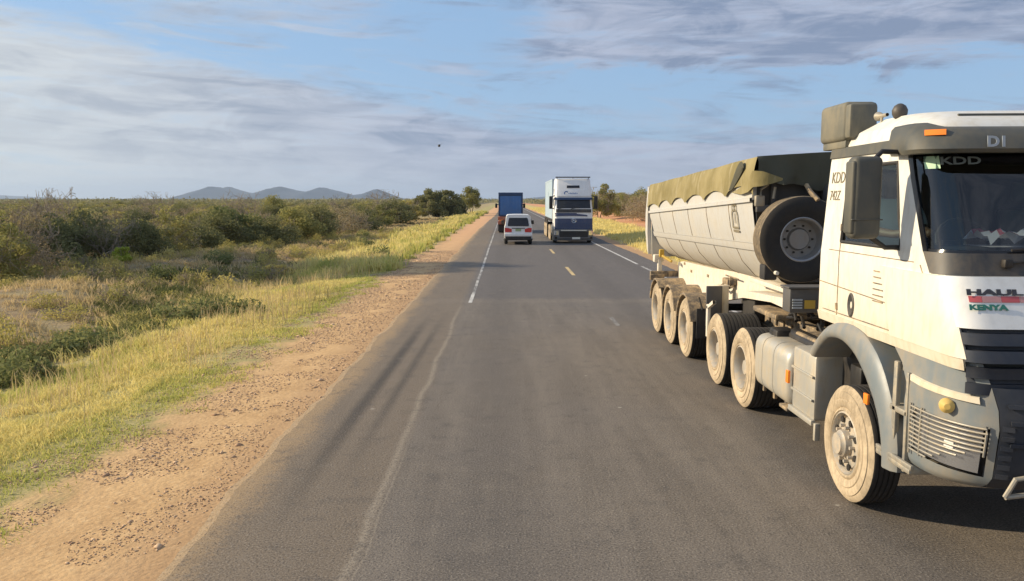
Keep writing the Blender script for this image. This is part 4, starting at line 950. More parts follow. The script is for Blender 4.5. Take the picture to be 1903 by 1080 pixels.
# ------------------------------------------------------------ driver
def skin_mesh(name, V, E, rad, mat, parent=None, root=0, lv=2):
    me = bpy.data.meshes.new(name); me.from_pydata([tuple(v) for v in V], E, []); o = bpy.data.objects.new(name, me); COL.objects.link(o)
    sk = o.modifiers.new('s', 'SKIN'); 
    for i, r in enumerate(rad): me.skin_vertices[0].data[i].radius = (r, r) if not isinstance(r, tuple) else r
    for i in range(len(V)): me.skin_vertices[0].data[i].use_root = (i == root)
    o.modifiers.new('ss', 'SUBSURF').levels = lv
    dg = bpy.context.evaluated_depsgraph_get(); m2 = bpy.data.meshes.new_from_object(o.evaluated_get(dg)); bpy.data.objects.remove(o)
    m2.name = name; m2.materials.clear(); m2.materials.append(M[mat]); m2.shade_smooth(); ob = bpy.data.objects.new(name, m2); COL.objects.link(ob); return ob
def driver():
    o = Vector((3.58, 7.50, 2.18))
    V = [(0, 0, 0), (0, .04, .22), (0, .04, .42), (0, .02, .53), (0, .0, .60), (0, -.02, .70), (0, -.02, .78),
         (-.20, .03, .47), (-.26, -.10, .25), (-.16, -.42, .22), (-.12, -.52, .24), (.20, .03, .47), (.25, -.10, .25), (.15, -.42, .22), (.10, -.52, .24),
         (-.11, -.02, -.02), (-.13, -.45, .0), (-.13, -.55, -.42), (.11, -.02, -.02), (.13, -.45, .0), (.13, -.55, -.42)]
    V = [o+Vector(v) for v in V]
    E = [(0, 1), (1, 2), (2, 3), (3, 4), (4, 5), (5, 6), (2, 7), (7, 8), (8, 9), (9, 10), (2, 11), (11, 12), (12, 13), (13, 14), (0, 15), (15, 16), (16, 17), (0, 18), (18, 19), (19, 20)]
    rad = [.14, .13, .15, .07, .06, .095, .085, .07, .05, .038, .04, .07, .05, .038, .04, .09, .07, .045, .09, .07, .045]
    b = skin_mesh('person', V, E, rad, 'skin'); tag(b, 'driver in a pale shirt sitting at the wheel inside the white truck cab', 'person')
    sv = [0, 1, 2, 7, 8, 11, 12, 3]; mp = {k: i for i, k in enumerate(sv)}
    se = [(0, 1), (1, 2), (2, 7), (7, 8), (2, 11), (11, 12), (2, 3)]
    s = skin_mesh('shirt', [V[k] for k in sv], [(mp[a], mp[c]) for a, c in se], [.165, .16, .175, .09, .07, .09, .07, .075], 'shirt'); s.parent = b
    h = MB(); c = o+Vector((0, -.02, .80)); h.lathe([(.0, .105), (.04, .10), (.075, .07), (.09, .03), (.092, .001)], c, 18, 2); h.box(c.x-.07, c.x+.07, c.y-.20, c.y-.06, c.z-.005, c.z+.012, .005); ho = h.build('cap', 'shirt', None); ho.parent = b
    f = MB(); c = o+Vector((0, -.115, .715)); f.tube([c+Vector((0, 0, .03)), c+Vector((0, -.028, -.02)), c+Vector((0, 0, -.03))], [.01, .018, .012], 8)
    for sx in (-1, 1): f.lathe([(-.006, .014), (.004, .012), (.008, .001)], c+Vector((sx*.035, .01, .03)), 8, 1, mi=1); f.box(c.x+sx*.088-.01, c.x+sx*.088+.01, c.y+.09, c.y+.13, c.z-.02, c.z+.035, .008)
    f.box(c.x-.025, c.x+.025, c.y+.0, c.y+.012, c.z-.062, c.z-.052, .004, mi=1); fo = f.build('face', ['skin', 'black'], None); fo.parent = b
driver()
def dash_cloth():
    mb = MB(); P = []
    for i in range(13):
        for_ = []
        for j in range(9):
            x = 3.50+.80*i/12; y = 5.80+.36*j/8; for_.append((x, y+.01*math.sin(i), 2.375+.075*abs(math.sin(i*.9+j*.4))+.04*math.sin(j*1.3+i*.5)**2))
        P.append(for_)
    mb.grid(P); mb.grid([[(x, y, 2.362) for x, y, z in r] for r in P])
    o = mb.build('cloth', 'cloth', None); tag(o, 'crumpled pale and red cloth lying on the dashboard behind the windscreen', 'cloth')
    m2 = MB(); m2.grid([[(x, y, z+.004) for x, y, z in r] for r in P[1:4]]); r = m2.build('red_stripe', 'clothred', None); r.parent = o
dash_cloth()

# ------------------------------------------------------------ container truck
def container_truck():
    XC = 4.25; Y0 = 50.5
    T = empty('container_truck', (XC, Y0+1.4, 0), 'white and blue tractor truck pulling a pale blue container in the oncoming lane', 'truck')
    tab = {.18: [Y0+.12, XC-1.22, .35, .3, Y0+1.2], .35: [Y0, XC-1.24, .4, .35, Y0+.9], .86: [Y0, XC-1.24, .4, .35, Y0+.85], .87: [Y0+.05, XC-1.2, .3, .25, Y0+2.3], 1.6: [Y0+.12, XC-1.2, .3, .25, Y0+2.3],
           2.16: [Y0+.22, XC-1.2, .3, .25, Y0+2.3], 2.7: [Y0+.40, XC-1.17, .35, .25, Y0+2.3], 2.9: [Y0+.45, XC-1.17, .35, .25, Y0+2.3], 3.9: [Y0+.95, XC-1.12, .35, .25, Y0+2.3], 4.05: [Y0+1.1, XC-1.08, .35, .25, Y0+2.25]}
    S = Shell(tab, XC); us = fr(0, 1, 3)+fr(1, 2, 6)[1:]+fr(2, 4, 6)[1:]+fr(4, 5, 6)[1:]+fr(5, 6, 3)[1:]
    zs = [.87, 1.25, 1.6, 2.16, 2.7, 2.9, 3.3, 3.9, 4.05]
    c = MB(); S.surf(us, zs, 0, mb=c); c.add([S.p(u, 4.05) for u in us], [tuple(range(len(us)))]); c.add([S.p(0, z) for z in zs]+[S.p(6, z) for z in zs], [(i, i+1, len(zs)+i+1, len(zs)+i) for i in range(len(zs)-1)])
    cab = c.build('cab', 'vanwhite', T, ang=35)
    S.slab(fr(1.78, 4.22, 14), fr(2.19, 2.72, 4), -.02, .012).build('windscreen', 'darkglass', cab)
    S.slab(fr(1.4, 4.6, 14), [2.72, 2.86], .0, .10).build('sun_visor', 'bluedark', cab)
    S.slab(fr(1.68, 4.32, 14), [1.93, 2.14], .0, .03).build('scuttle_panel', 'darkplastic', cab)
    wp = MB(); [wp.tube([S.p(u, 2.15, .04), S.p(u+.55, 2.24, .03)], .015, 5) for u in (1.9, 2.8)]; wp.build('wiper', 'black', cab)
    S.slab(fr(1.45, 3.2, 10), [1.80, 1.90], .0, .035).build('blue_band', 'bluegrille', cab)
    wb = MB(); wb.grid([[S.p(u, 1.72+.07*math.sin((u-1.6)*1.3)+d*(1+math.sin((u-1.6)*1.3)), .04) for u in fr(1.5, 3.9, 12)] for d in (-.035, .035)]); wb.build('swoosh', 'bluegrille', cab)
    S.slab(fr(1.5, 4.5, 14), [.88, 1.2, 1.56], .0, .06).build('grille', 'bluegrille', cab)
    gr = MB(); [S.slab(fr(1.6, 4.4, 12), [z, z+.03], .06, .08, gr) for z in (.95, 1.08, 1.21)]; gr.build('grille_slats', 'bluedark', cab)
    bd = MB(); a = Vector(S.p(3, 1.42, .09)); ring = [a+Vector((.13*math.cos(t), 0, .13*math.sin(t))) for t in [2*math.pi*k/20 for k in range(21)]]; bd.tube(ring, .022, 6, cap=False)
    for t in (90, 210, 330): bd.tube([a, a+Vector((.125*math.cos(R(t)), 0, .125*math.sin(R(t))))], [.025, .008], 6)
    bd.build('badge', 'chrome', cab)
    S.slab(fr(2.55, 3.45, 6), [3.46, 3.62], .0, .02).build('roof_window', 'darkglass', cab)
    feo = S.slab(fr(1.7, 4.3, 12), [2.95, 3.32], .0, .05).build('roof_panel', 'vanwhite', cab)
    lg = MB(); a = Vector(S.p(2.5, 3.13, .06)); lg.lathe([(-.01, .14), (-.02, .14), (-.02, .08), (-.01, .08)], a, 20, 1, a0=R(30), a1=R(330), closed=False); lg.build('logo', 'blue', feo)
    lt = MB(); a = Vector(S.p(2.66, 3.12, .062)); [lt.box(a.x+.085*k, a.x+.085*k+.05, a.y-.01, a.y, a.z-.035, a.z+.025+.02*(k % 2)) for k in range(7)]; lt.build('logo', 'blue', feo)
    rr = MB(); rr.tube([(XC-1.1, Y0+1.05, 4.14), (XC+1.1, Y0+1.05, 4.14)], .035, 8); [rr.tube([(x, Y0+1.05, 4.12), (x, Y0+1.2, 4.0)], .02) for x in (XC-1, XC, XC+1)]; rr.build('roof_bar', 'black', cab)
    for sx in (-1, 1):
        sh = MB(); sh.box(*sorted((XC+sx*1.175, XC+sx*1.19)), Y0+1.0, Y0+1.75, 2.15, 2.8, 0); sh.build('side_window', 'darkglass', cab)
        sh = MB(); sh.box(*sorted((XC+sx*1.15, XC+sx*1.165)), Y0+1.35, Y0+1.75, 3.1, 3.4, 0); sh.build('sleeper_window', 'darkglass', cab)
    bp = MB(); zb = [.18, .35, .6, .86]; S.surf(fr(0, 6, 36), zb, 0, mb=bp); bpo = bp.build('bumper', 'bumpergrey', T)
    S.slab(fr(2.0, 4.0, 8), [.40, .76], .0, .02).build('lower_grille', 'black', bpo)
    S.slab(fr(2.1, 3.9, 8), [.79, .85], .0, .04).build('chrome_strip', 'plate', bpo)
    for m in (0, 1):
        u = fr(1.3, 1.95, 4); u = u if not m else [6-q for q in u]; S.slab(u, [.52, .80], .0, .03).build('headlight', 'chrome', bpo); u = fr(1.5, 1.8, 3); u = u if not m else [6-q for q in u]; S.slab(u, [.30, .40], .0, .02).build('fog_light', 'black', bpo)
        X = lambda x: XC+(x if m else -x)
        mm = MB(); mm.box(*sorted((X(1.30), X(1.52))), Y0+.45, Y0+.62, 2.15, 2.95, .04); mo = mm.build('wing_mirror', 'black', T); mm = MB(); mm.tube([(X(1.4), Y0+.5, 2.9), (X(1.15), Y0+.7, 2.98)], .03); mm.tube([(X(1.4), Y0+.5, 2.2), (X(1.15), Y0+.7, 2.15)], .03); mm.build('mirror_arm', 'black', mo)
        mg = MB(); Pg = [[(X(x), Y0+1.45+r_*math.cos(R(a)), .52+r_*math.sin(R(a))) for x, r_ in ((.9, .60), (1.24, .60), (1.25, .75), (.9, .76))] for a in range(5, 181, 25)]; mg.grid(Pg); mg.build('mudguard', 'rimgrey', T)
        sgn = 1 if m else -1
        make_wheel(T, X(1.25), Y0+1.45, sgn); 
        for y in (4.7, 6.0): make_wheel(T, X(1.25), Y0+y, sgn, dual=True)
        for y in (9.6, 10.9, 12.2): make_wheel(T, X(1.25), Y0+y, sgn, dual=True)
        ft = MB(); ft.box(*sorted((X(.65), X(1.2))), Y0+2.4, Y0+3.8, .45, 1.1, .08); ft.build('fuel_tank', 'rimgrey', T)
    np_ = MB(); np_.box(XC-.10, XC+.40, Y0-.04, Y0-.03, .27, .40); np_.build('number_plate', 'plate', bpo)
    ch = MB(); 
    for x in (XC-.5, XC+.42): ch.box(x, x+.08, Y0+.8, Y0+13, .95, 1.22)
    ch.box(XC-1.2, XC+1.2, Y0+3.0, Y0+13, 1.30, 1.45, .02); ch.box(XC-1.2, XC-1.15, Y0+8.8, Y0+13, 1.0, 1.3); ch.box(XC-1.1, XC+1.1, Y0+.5, Y0+2.2, .6, 1.25); ch.build('chassis', 'black', T)
    C = empty('shipping_container', (XC, Y0+9, 1.46), 'pale blue shipping container standing on the trailer behind the white and blue cab', 'container')
    b = MB(); y0, y1 = Y0+3.1, Y0+12.6; x0, x1 = XC-1.19, XC+1.19; n = 110; z0, z1 = 1.62, 3.98
    for x, s_ in ((x0, 1), (x1, -1)):
        b.grid([[(x+s_*(.045 if k % 4 in (0, 3) else .01), y0+.1+(y1-y0-.2)*k/n, z) for z in (z0, z1)] for k in range(n+1)])
    b.grid([[(x0+.1+(x1-x0-.2)*k/30, y0+(.045 if k % 4 in (0, 3) else .01), z) for z in (z0, z1)] for k in range(31)]); b.box(x0, x1, y1-.05, y1, z0, z1); b.box(x0+.02, x1-.02, y0+.03, y1-.03, z1, z1+.05); b.build('corrugated_walls', 'container', C, ang=20)
    f = MB()
    for x in (x0, x1-.12): f.box(x, x+.12, y0, y1, 1.47, 1.62); f.box(x, x+.12, y0, y1, 3.98, 4.08); [f.box(x, x+.12, y, y+.14, 1.62, 3.98) for y in (y0, y1-.14)]
    f.box(x0+.12, x1-.12, y0, y0+.1, 3.98, 4.08); f.box(x0+.12, x1-.12, y0, y0+.1, 1.47, 1.62); f.build('corner_frame', 'container', C)
container_truck()

# ------------------------------------------------------------ van and blue truck ahead
def van():
    x0, x1, Y = -.10, 1.62, 49.2; XC = (x0+x1)/2; hw = (x1-x0)/2
    T = empty('minivan', (XC, Y+2, 0), 'white minivan with rear window and red tail lights driving just behind the blue truck', 'van')
    # section half widths by height, body lofted along y
    sec = [(.34, .90), (.40, .97), (.80, 1.0), (1.02, .985), (1.20, .93), (1.60, .87), (1.74, .84), (1.80, .74), (1.82, .3)]
    prof = [(0.0, .35, 1.0), (.12, .03, 1.0)]
    P = []
    for y, f in ((0, .98), (.05, 1.0), (1.0, 1.0), (3.2, 1.0), (3.9, .99), (4.3, .95), (4.42, .85)):
        row = []
        for z, w_ in sec:
            lean = .16*max(0, (z-.95)) if y < .5 else 0; top = 1.0
            zz = z if y < 3.5 else .34+(z-.34)*(1-.55*min(1, (y-3.4)/.9)) 
            yy = Y+y+lean*(1 if y < .5 else 0)
            row.append((w_*f*hw, yy, zz))
        P.append([(XC-a, y_, z) for a, y_, z in row]+[(XC+a, y_, z) for a, y_, z in row[::-1]])
    b = MB(); b.grid(P); b.add(P[0], [tuple(range(len(P[0])))]); b.add(P[-1], [tuple(range(len(P[0])))]); bo = b.build('body', 'vanwhite', T, ang=30)
    def rear(x, z, o): return (x, Y+.16*max(0, z-.95)-o, z)
    def panel(poly, o, name, mat, par):
        m = MB(); m.add([rear(x, z, o) for x, z in poly]+[rear(x, z, -.005) for x, z in poly], [tuple(range(len(poly)))]+[(i, (i+1) % len(poly), len(poly)+(i+1) % len(poly), len(poly)+i) for i in range(len(poly))]); return m.build(name, mat, par, smooth=False)
    door = panel([(XC-.70, .55), (XC+.70, .55), (XC+.72, 1.10), (XC+.66, 1.70), (XC-.66, 1.70), (XC-.72, 1.10)], .012, 'tailgate', 'vanwhite', T)
    panel([(XC-.62, 1.12), (XC+.62, 1.12), (XC+.65, 1.18), (XC+.58, 1.58), (XC+.53, 1.63), (XC-.53, 1.63), (XC-.58, 1.58), (XC-.65, 1.18)], .022, 'rear_window', 'darkglass', door)
    panel([(XC-.40, .98), (XC+.40, .98), (XC+.40, 1.02), (XC-.40, 1.02)], .03, 'garnish', 'black', door)
    p = panel([(XC-.17, .82), (XC+.17, .82), (XC+.17, .96), (XC-.17, .96)], .026, 'number_plate', 'plategreen', door)
    for s_ in (-1, 1):
        q = [(XC+s_*.40, .76), (XC+s_*.80, .76), (XC+s_*.82, 1.02), (XC+s_*.62, 1.02), (XC+s_*.40, .95)]; panel(q if s_ > 0 else q[::-1], .02, 'tail_light', 'red', T)
        m = MB(); m.box(XC+s_*(hw-.0), XC+s_*(hw+.2), Y+3.2, Y+3.35, 1.15, 1.40, .03); m.build('wing_mirror', 'black', T)
        m = MB(); m.box(XC+s_*(hw*.90)-.02, XC+s_*(hw*.90)+.02, Y+.9, Y+3.2, 1.18, 1.56, .01, rot=Matrix.Rotation(R(s_*8), 3, 'Y')); m.build('side_window', 'darkglass', T)
        for y in (.75, 3.3): make_wheel(T, XC+s_*(hw-.02), Y+y, s_, r=.32, w=.2, face='tread', rimmat='rimgrey')
    bp = MB(); bp.box(XC-hw*.99, XC+hw*.99, Y-.12, Y+.14, .50, .70, .04); bpo = bp.build('bumper', 'vanwhite', T); u = MB(); u.box(XC-hw*.92, XC+hw*.92, Y-.04, Y+4, .26, .50, .02); u.tube([(XC+.3, Y-.15, .32), (XC+.3, Y+.3, .32)], .03); u.build('underbody', 'black', T)
van()
def blue_truck():
    XC, Y = .40, 66.5; hw = .98
    T = empty('box_truck', (XC, Y+3, 0), 'high sided blue truck with red rear frame seen from behind in the far left lane', 'truck')
    b = MB(); b.box(XC-hw+.04, XC+hw-.04, Y, Y+5.5, 1.42, 3.22, .02); 
    bo = b.build('cargo_body', 'blue', T)
    f = MB(); f.box(XC-hw-.02, XC+hw+.02, Y-.05, Y+5.5, 3.05, 3.32, .03); [f.box(x-.06, x+.06, Y-.04, Y+.06, 1.42, 3.1, .01) for x in (XC-hw+.04, XC+hw-.04)]; f.box(XC-hw, XC+hw, Y-.04, Y+.05, 1.40, 1.50, .01); f.build('body_frame', 'bluedark', T)
    r = MB(); [r.box(XC-hw+.1+k*.245, XC-hw+.13+k*.245, Y-.02, Y, 1.5, 3.0) for k in range(8)]; r.box(XC-.02, XC+.02, Y-.03, Y, 1.5, 3.05); r.build('rear_door_ribs', 'blue', bo)
    c = MB(); c.box(XC-1.05, XC+1.05, Y-.02, Y+.15, 1.05, 1.36, .02); c.box(XC-.5, XC+.5, Y+.1, Y+7, .7, 1.05); c.box(XC-1.05, XC-.55, Y-.03, Y+.1, .72, 1.0, .02); c.box(XC+.55, XC+1.05, Y-.03, Y+.1, .72, 1.0, .02); c.build('rear_frame', 'redchassis', T)
    for s_ in (-1, 1):
        t = MB(); t.box(XC+s_*.8-.14, XC+s_*.8+.14, Y-.05, Y-.02, .98, 1.10, .005); t.build('tail_light', 'orange', T)
        m = MB(); m.box(XC+s_*1.25-.1, XC+s_*1.25+.1, Y+6.2, Y+6.3, 2.0, 2.4, .03); m.tube([(XC+s_*.95, Y+6.4, 2.3), (XC+s_*1.25, Y+6.25, 2.3)], .03); m.build('wing_mirror', 'black', T)
        make_wheel(T, XC+s_*1.02, Y+1.3, s_, r=.46, dual=True); make_wheel(T, XC+s_*1.0, Y+5.9, s_, r=.46); 
        fl = MB(); fl.box(XC+s_*.75-.28, XC+s_*.75+.28, Y+.5, Y+.53, .12, .75); fl.build('mud_flap', 'rubber', T)
    cb = MB(); cb.box(XC-.97, XC+.97, Y+5.65, Y+7.2, .7, 2.6, .12, 3); cbo = cb.build('cab', 'bluegrille', T)
blue_truck()

# ------------------------------------------------------------ vegetation
def rand_quads(n, centers, size, r, flat=.0, aspect=1.6, up=0.0):
    """n leaf quads around given centres (k,3) with radius vector r; returns verts, faces"""
    k = rng.integers(0, len(centers), n)
    d = rng.normal(size=(n, 3)); d /= np.linalg.norm(d, axis=1)[:, None]; rad = rng.random(n)**(.45)
    c = centers[k, :3]+d*rad[:, None]*(centers[k, 3:4])*np.array(r)
    a = rng.normal(size=(n, 3)); a[:, 2] = a[:, 2]*(1-flat)+up; a /= np.linalg.norm(a, axis=1)[:, None]
    b = np.cross(a, rng.normal(size=(n, 3))); b /= np.linalg.norm(b, axis=1)[:, None]
    s = size*(.6+.8*rng.random(n))[:, None]
    a = a*s*aspect/2; b = b*s/2
    v = np.stack([c-a, c-b*.9, c+a, c+b*.9], 1).reshape(-1, 3); f = np.arange(4*n).reshape(-1, 4); return v, f
def branches(h, w, n, levels=3, r0=.05, spread=.8, base=(0, 0, 0), lean=.25, up=.35):
    segs = []; tips = []
    def grow(p, d, L, r, lv):
        q = p
        for k in range(3):
            d = (d+Vector(rng.normal(size=3)*.14)+Vector((0, 0, up*.12))).normalized(); nq = q+d*L/3
            nq.x = max(-w*.52, min(w*.52, nq.x)); nq.y = max(-w*.52, min(w*.52, nq.y)); nq.z = max(0.0, min(h*1.02, nq.z))
            segs.append((q, nq, r*(1-.22*k), r*(1-.22*(k+1)))); q = nq
            if lv > 0 and k > 0:
                for _ in range(2 if lv > 1 else 2):
                    e = (d+Vector(rng.normal(size=3))*spread).normalized(); grow(q, e, L*.62, r*.5, lv-1)
        tips.append(q)
    for i in range(n):
        a = 2*math.pi*(i+rng.random()*.6)/n; d = Vector((math.cos(a)*lean*2, math.sin(a)*lean*2, .9)).normalized()
        grow(Vector(base)+Vector((math.cos(a)*.06*w*.5, math.sin(a)*.06*w*.5, 0)), d, h*(.42+.2*rng.random()), r0, levels)
    return segs, tips
def seg_mesh(name, segs, mat, thin=0.0):
    vs = []; fs = []
    for p, q, a, b in segs:
        d = (q-p); 
        if d.length < 1e-4: continue
        d.normalize(); u = d.cross(Vector((.3, .5, .8))).normalized(); w_ = d.cross(u); o = len(vs)
        for c, r in ((p, max(a, thin)), (q, max(b, thin))):
            for k in range(3): t = 2.094*k; vs.append(c+r*(math.cos(t)*u+math.sin(t)*w_))
        fs += [(o+k, o+(k+1) % 3, o+3+(k+1) % 3, o+3+k) for k in range(3)]
    me = bpy.data.meshes.new(name); me.from_pydata([tuple(v) for v in vs], [], fs); me.materials.append(M[mat]); me.shade_smooth(); return me
def leaf_mesh(name, v, f, mat):
    me = bpy.data.meshes.new(name); quick(me, v, f, 4); me.materials.append(M[mat]); return me
def clumps(w, h, n, z0=.15, top=1.0, dome=True, cr=(.16, .30)):
    out = []
    while len(out) < n:
        x, y, z = rng.uniform(-1, 1), rng.uniform(-1, 1), rng.uniform(0, 1)
        rr = math.hypot(x, y); lim = math.sqrt(max(0, 1-z**2.2)) if dome else 1
        if rr > lim or rr < .25*lim*rng.random(): continue
        out.append((x*w*.46, y*w*.46, z0*h+z*h*(top-z0)*.92, w*rng.uniform(*cr)))
    return np.array(out)
PROTO = {}
def proto_bush(key, w, h, n, mat, size, ncl, twigs=4, lv=2, r0=.025, z0=.12, cr=(.13, .26), tw='twig', thin=.006, squash=.8, r1=None, strays=.1):
    cl = clumps(w, h, ncl, z0, cr=cr); v, f = rand_quads(n, cl, size, (1, 1, squash)); v[:, 2] = np.abs(v[:, 2])
    fm = leaf_mesh(key+'_foliage', v, f, mat); sg, _ = branches(h*1.0, w, twigs, lv, r0, lean=.4*w/h); sm = seg_mesh(key+'_stems', sg, tw, thin); PROTO[key] = (fm, sm, w, h)
proto_bush('dense', 3.6, 2.6, 9000, 'leaf_dark', .085, 34)
proto_bush('dense_b', 4.4, 2.3, 9000, 'leaf_dark', .085, 40, cr=(.10, .2))
proto_bush('olive', 3.2, 2.6, 7000, 'leaf_olive', .085, 26)
proto_bush('olive_b', 3.8, 2.9, 7000, 'leaf_olive', .08, 34, cr=(.09, .18), twigs=6, lv=3)
proto_bush('yellow', 3.0, 2.4, 5500, 'leaf_yellow', .08, 24, cr=(.10, .2), twigs=6, lv=3)
proto_bush('brown', 3.4, 2.6, 3800, 'leaf_brown', .06, 40, cr=(.10, .2), twigs=9, lv=3, r0=.03, thin=.008)
proto_bush('thorn', 3.6, 2.9, 2400, 'leaf_brown', .05, 40, cr=(.10, .2), twigs=12, lv=3, r0=.035, thin=.009, tw='twigred')
proto_bush('green', 2.4, 1.6, 5000, 'leaf_green', .08, 22)
proto_bush('lime', 1.5, 1.9, 2600, 'leaf_lime', .08, 14, z0=.25)
proto_bush('low', 1.3, .55, 1800, 'leaf_green', .055, 16, z0=.1)

def place(key, name, x, y, sw, sh, label, cat, group=None, rot=None, parts=('foliage', 'stem')):
    fm, sm, w_, h_ = PROTO[key]; z = float(height(x, y))-.05
    r = bpy.data.objects.new(name, None); COL.objects.link(r); r.empty_display_size = .2; r.location = (x, y, z); r.scale = (sw/w_, sw/w_, sh/h_)
    r.rotation_euler = (0, 0, rng.random()*6.28 if rot is None else rot); tag(r, label, cat, group)
    for me, nm in ((fm, parts[0]), (sm, parts[1])):
        o = bpy.data.objects.new(nm, me); COL.objects.link(o); o.parent = r
    return r

# named single plants ------------------------------------------------------
def big_tree():
    cl = []
    for i in range(120):
        a = rng.random()*6.283; rr = math.sqrt(rng.random()); x, y = rr*math.cos(a), rr*math.sin(a); t = math.sqrt(max(0, 1-rr**2.4)); z = rng.uniform(.0, 1)*t
        cl.append((x*4.9, y*4.0, .5+z*4.1, rng.uniform(.6, 1.05)))
    v, f = rand_quads(40000, np.array(cl), .16, (1, 1, .8)); v[:, 2] = np.abs(v[:, 2]); me = leaf_mesh('big_tree_crown', v, f, 'leaf_dark')
    sg, _ = branches(3.6, 7, 4, 3, .16, base=(0, 0, 0), lean=.35); sm = seg_mesh('big_tree_trunk', sg, 'twig', .012); PROTO['bigtree'] = (me, sm, 9.8, 5.3)
big_tree()
place('bigtree', 'broad_tree', -12.2, 146, 9.9, 5.5, 'large dark rounded tree by the left roadside, broadest tree in the view', 'tree', parts=('crown', 'trunk'), rot=0)
def tall_tree(key, w, h, n, mat, trunk, size=.14, ncl=26):
    cl = clumps(w, h-trunk, ncl, .0, cr=(.13, .24)); cl[:, 2] += trunk; v, f = rand_quads(n, cl, size, (1, 1, .8)); me = leaf_mesh(key, v, f, mat)
    sg, _ = branches(h*.85, w, 2, 3, .12, lean=.12); sm = seg_mesh(key+'_t', sg, 'twig', .02); PROTO[key] = (me, sm, w, h)
tall_tree('talltree', 4.0, 5.4, 7000, 'leaf_olive', 1.6)
tall_tree('righttree', 5.2, 5.2, 9000, 'leaf_olive', 1.0)
place('talltree', 'slim_tree', -7.2, 166, 4.2, 6.0, 'smaller pale green tree just right of the large dark rounded tree', 'tree', parts=('crown', 'trunk'))
place('righttree', 'leafy_tree', 12.4, 108, 4.6, 5.0, 'green leafy tree rising right beside the white and blue truck', 'tree', parts=('crown', 'trunk'))
def bare(key, h, w, n, r0=.07, lv=3, thin=.012):
    sg, _ = branches(h, w, n, lv, r0, spread=.75, lean=.22); sm = seg_mesh(key, sg, 'twig', thin)
    cl = clumps(w, h, 26, .4, cr=(.06, .12)); v, f = rand_quads(260, cl, .05, (1, 1, .8)); PROTO[key] = (leaf_mesh(key+'l', v, f, 'leaf_brown'), sm, w, h)
bare('bare_a', 4.2, 3.6, 5); bare('bare_b', 3.8, 2.4, 3, .06); bare('bare_c', 4.4, 4.6, 6)
T_ = lambda px: (px-940)/1500
def bx(px, y): return T_(px)*y
for key, px, y, w_, h_, lb in (('bare_a', 60, 52, 4.0, 3.6, 'leafless grey tree standing above the bush at the far left edge'), ('bare_b', 98, 55, 2.4, 4.1, 'thin upright leafless tree beside the leafless tree at the far left'),
                          ('bare_b', 125, 58, 2.0, 3.9, 'spindly bare tree, rightmost of the bare trunks at far left'), ('bare_c', 275, 78, 4.5, 3.9, 'low spreading bare tree breaking the bush skyline left of the hills'),
                          ('bare_a', 450, 84, 4.4, 4.2, 'pale twiggy leafless tree standing in front of the blue hills'), ('bare_c', 700, 150, 7.5, 5.0, 'bare wide topped tree on the skyline left of the large dark tree'),
                          ('bare_b', 640, 118, 2.8, 4.0, 'small bare tree poking out of the bush before the middle hill'), ('bare_a', 202, 36.5, 2.6, 2.3, 'pale branching shrub with bare stems behind the lime green sapling')):
    place(key, 'bare_tree' if h_ > 2.5 else 'bare_shrub', bx(px, y), y, w_, h_, lb, 'tree' if h_ > 2.5 else 'shrub', parts=('leaves', 'trunk'))
place('lime', 'sapling', bx(229, 33.5), 33.5, .72, 1.0, 'small lime green sapling on the mound edge in front of dark bushes', 'sapling')
place('olive', 'skyline_tree', bx(510, 115), 115, 5.0, 4.0, 'green round topped bush tree on the skyline below the blue hills', 'tree')
# the near row of bushes, one by one
near = [('olive_b', -8, 27.5, 3.4, 2.5, 'tangled twiggy olive bush cut by the left edge of the view'), ('brown', 30, 29.5, 3.0, 2.5, 'twiggy olive brown bush second from the left edge'),
        ('dense', 105, 35.5, 3.6, 2.2, 'dark leafy bush in the near row, left of the pale branching shrub'), ('dense_b', 160, 38, 3.4, 2.3, 'dark shaded bush right behind the pale branching shrub'),
        ('dense', 262, 37.5, 2.6, 1.9, 'dark compact bush just right of the lime green sapling'), ('olive_b', 300, 41, 3.6, 2.5, 'olive bush with brown twigs above the dry mound'),
        ('dense_b', 345, 45, 4.0, 2.1, 'low dark bush at the back of the dry mound'), ('dense', 410, 49, 3.8, 2.0, 'dark green bush left of the rounded yellow green bushes'),
        ('green', 438, 52, 4.0, 2.3, 'bright green topped bush above the low dark bush'), ('yellow', 490, 56, 4.2, 2.4, 'yellow green rounded bush in the middle of the left bush line'),
        ('dense_b', 505, 52, 4.2, 1.9, 'dark bush under the yellow green rounded bush'), ('olive', 545, 58, 4.2, 2.5, 'olive rounded bush right of the yellow green one'),
        ('dense', 590, 62, 3.8, 2.6, 'dark bush at the right end of the near bush group'), ('brown', 640, 74, 5.0, 2.9, 'brown twiggy bush where the bush line steps back'),
        ('dense_b', 668, 80, 5.0, 2.3, 'long low dark bush left of the large dark tree'), ('olive_b', 700, 92, 5.0, 3.0, 'olive twiggy bush two before the large dark tree'),
        ('dense', 735, 104, 6.0, 3.1, 'dark bush touching the shade of the large dark tree'), ('yellow', 765, 120, 5.0, 3.6, 'yellowish bush against the left flank of the large dark tree')]
for key, px, y, w_, h_, lb in near: place(key, 'bush', bx(px, y), y, w_, h_, lb, 'bush', 'bushes in the near row left of the road')
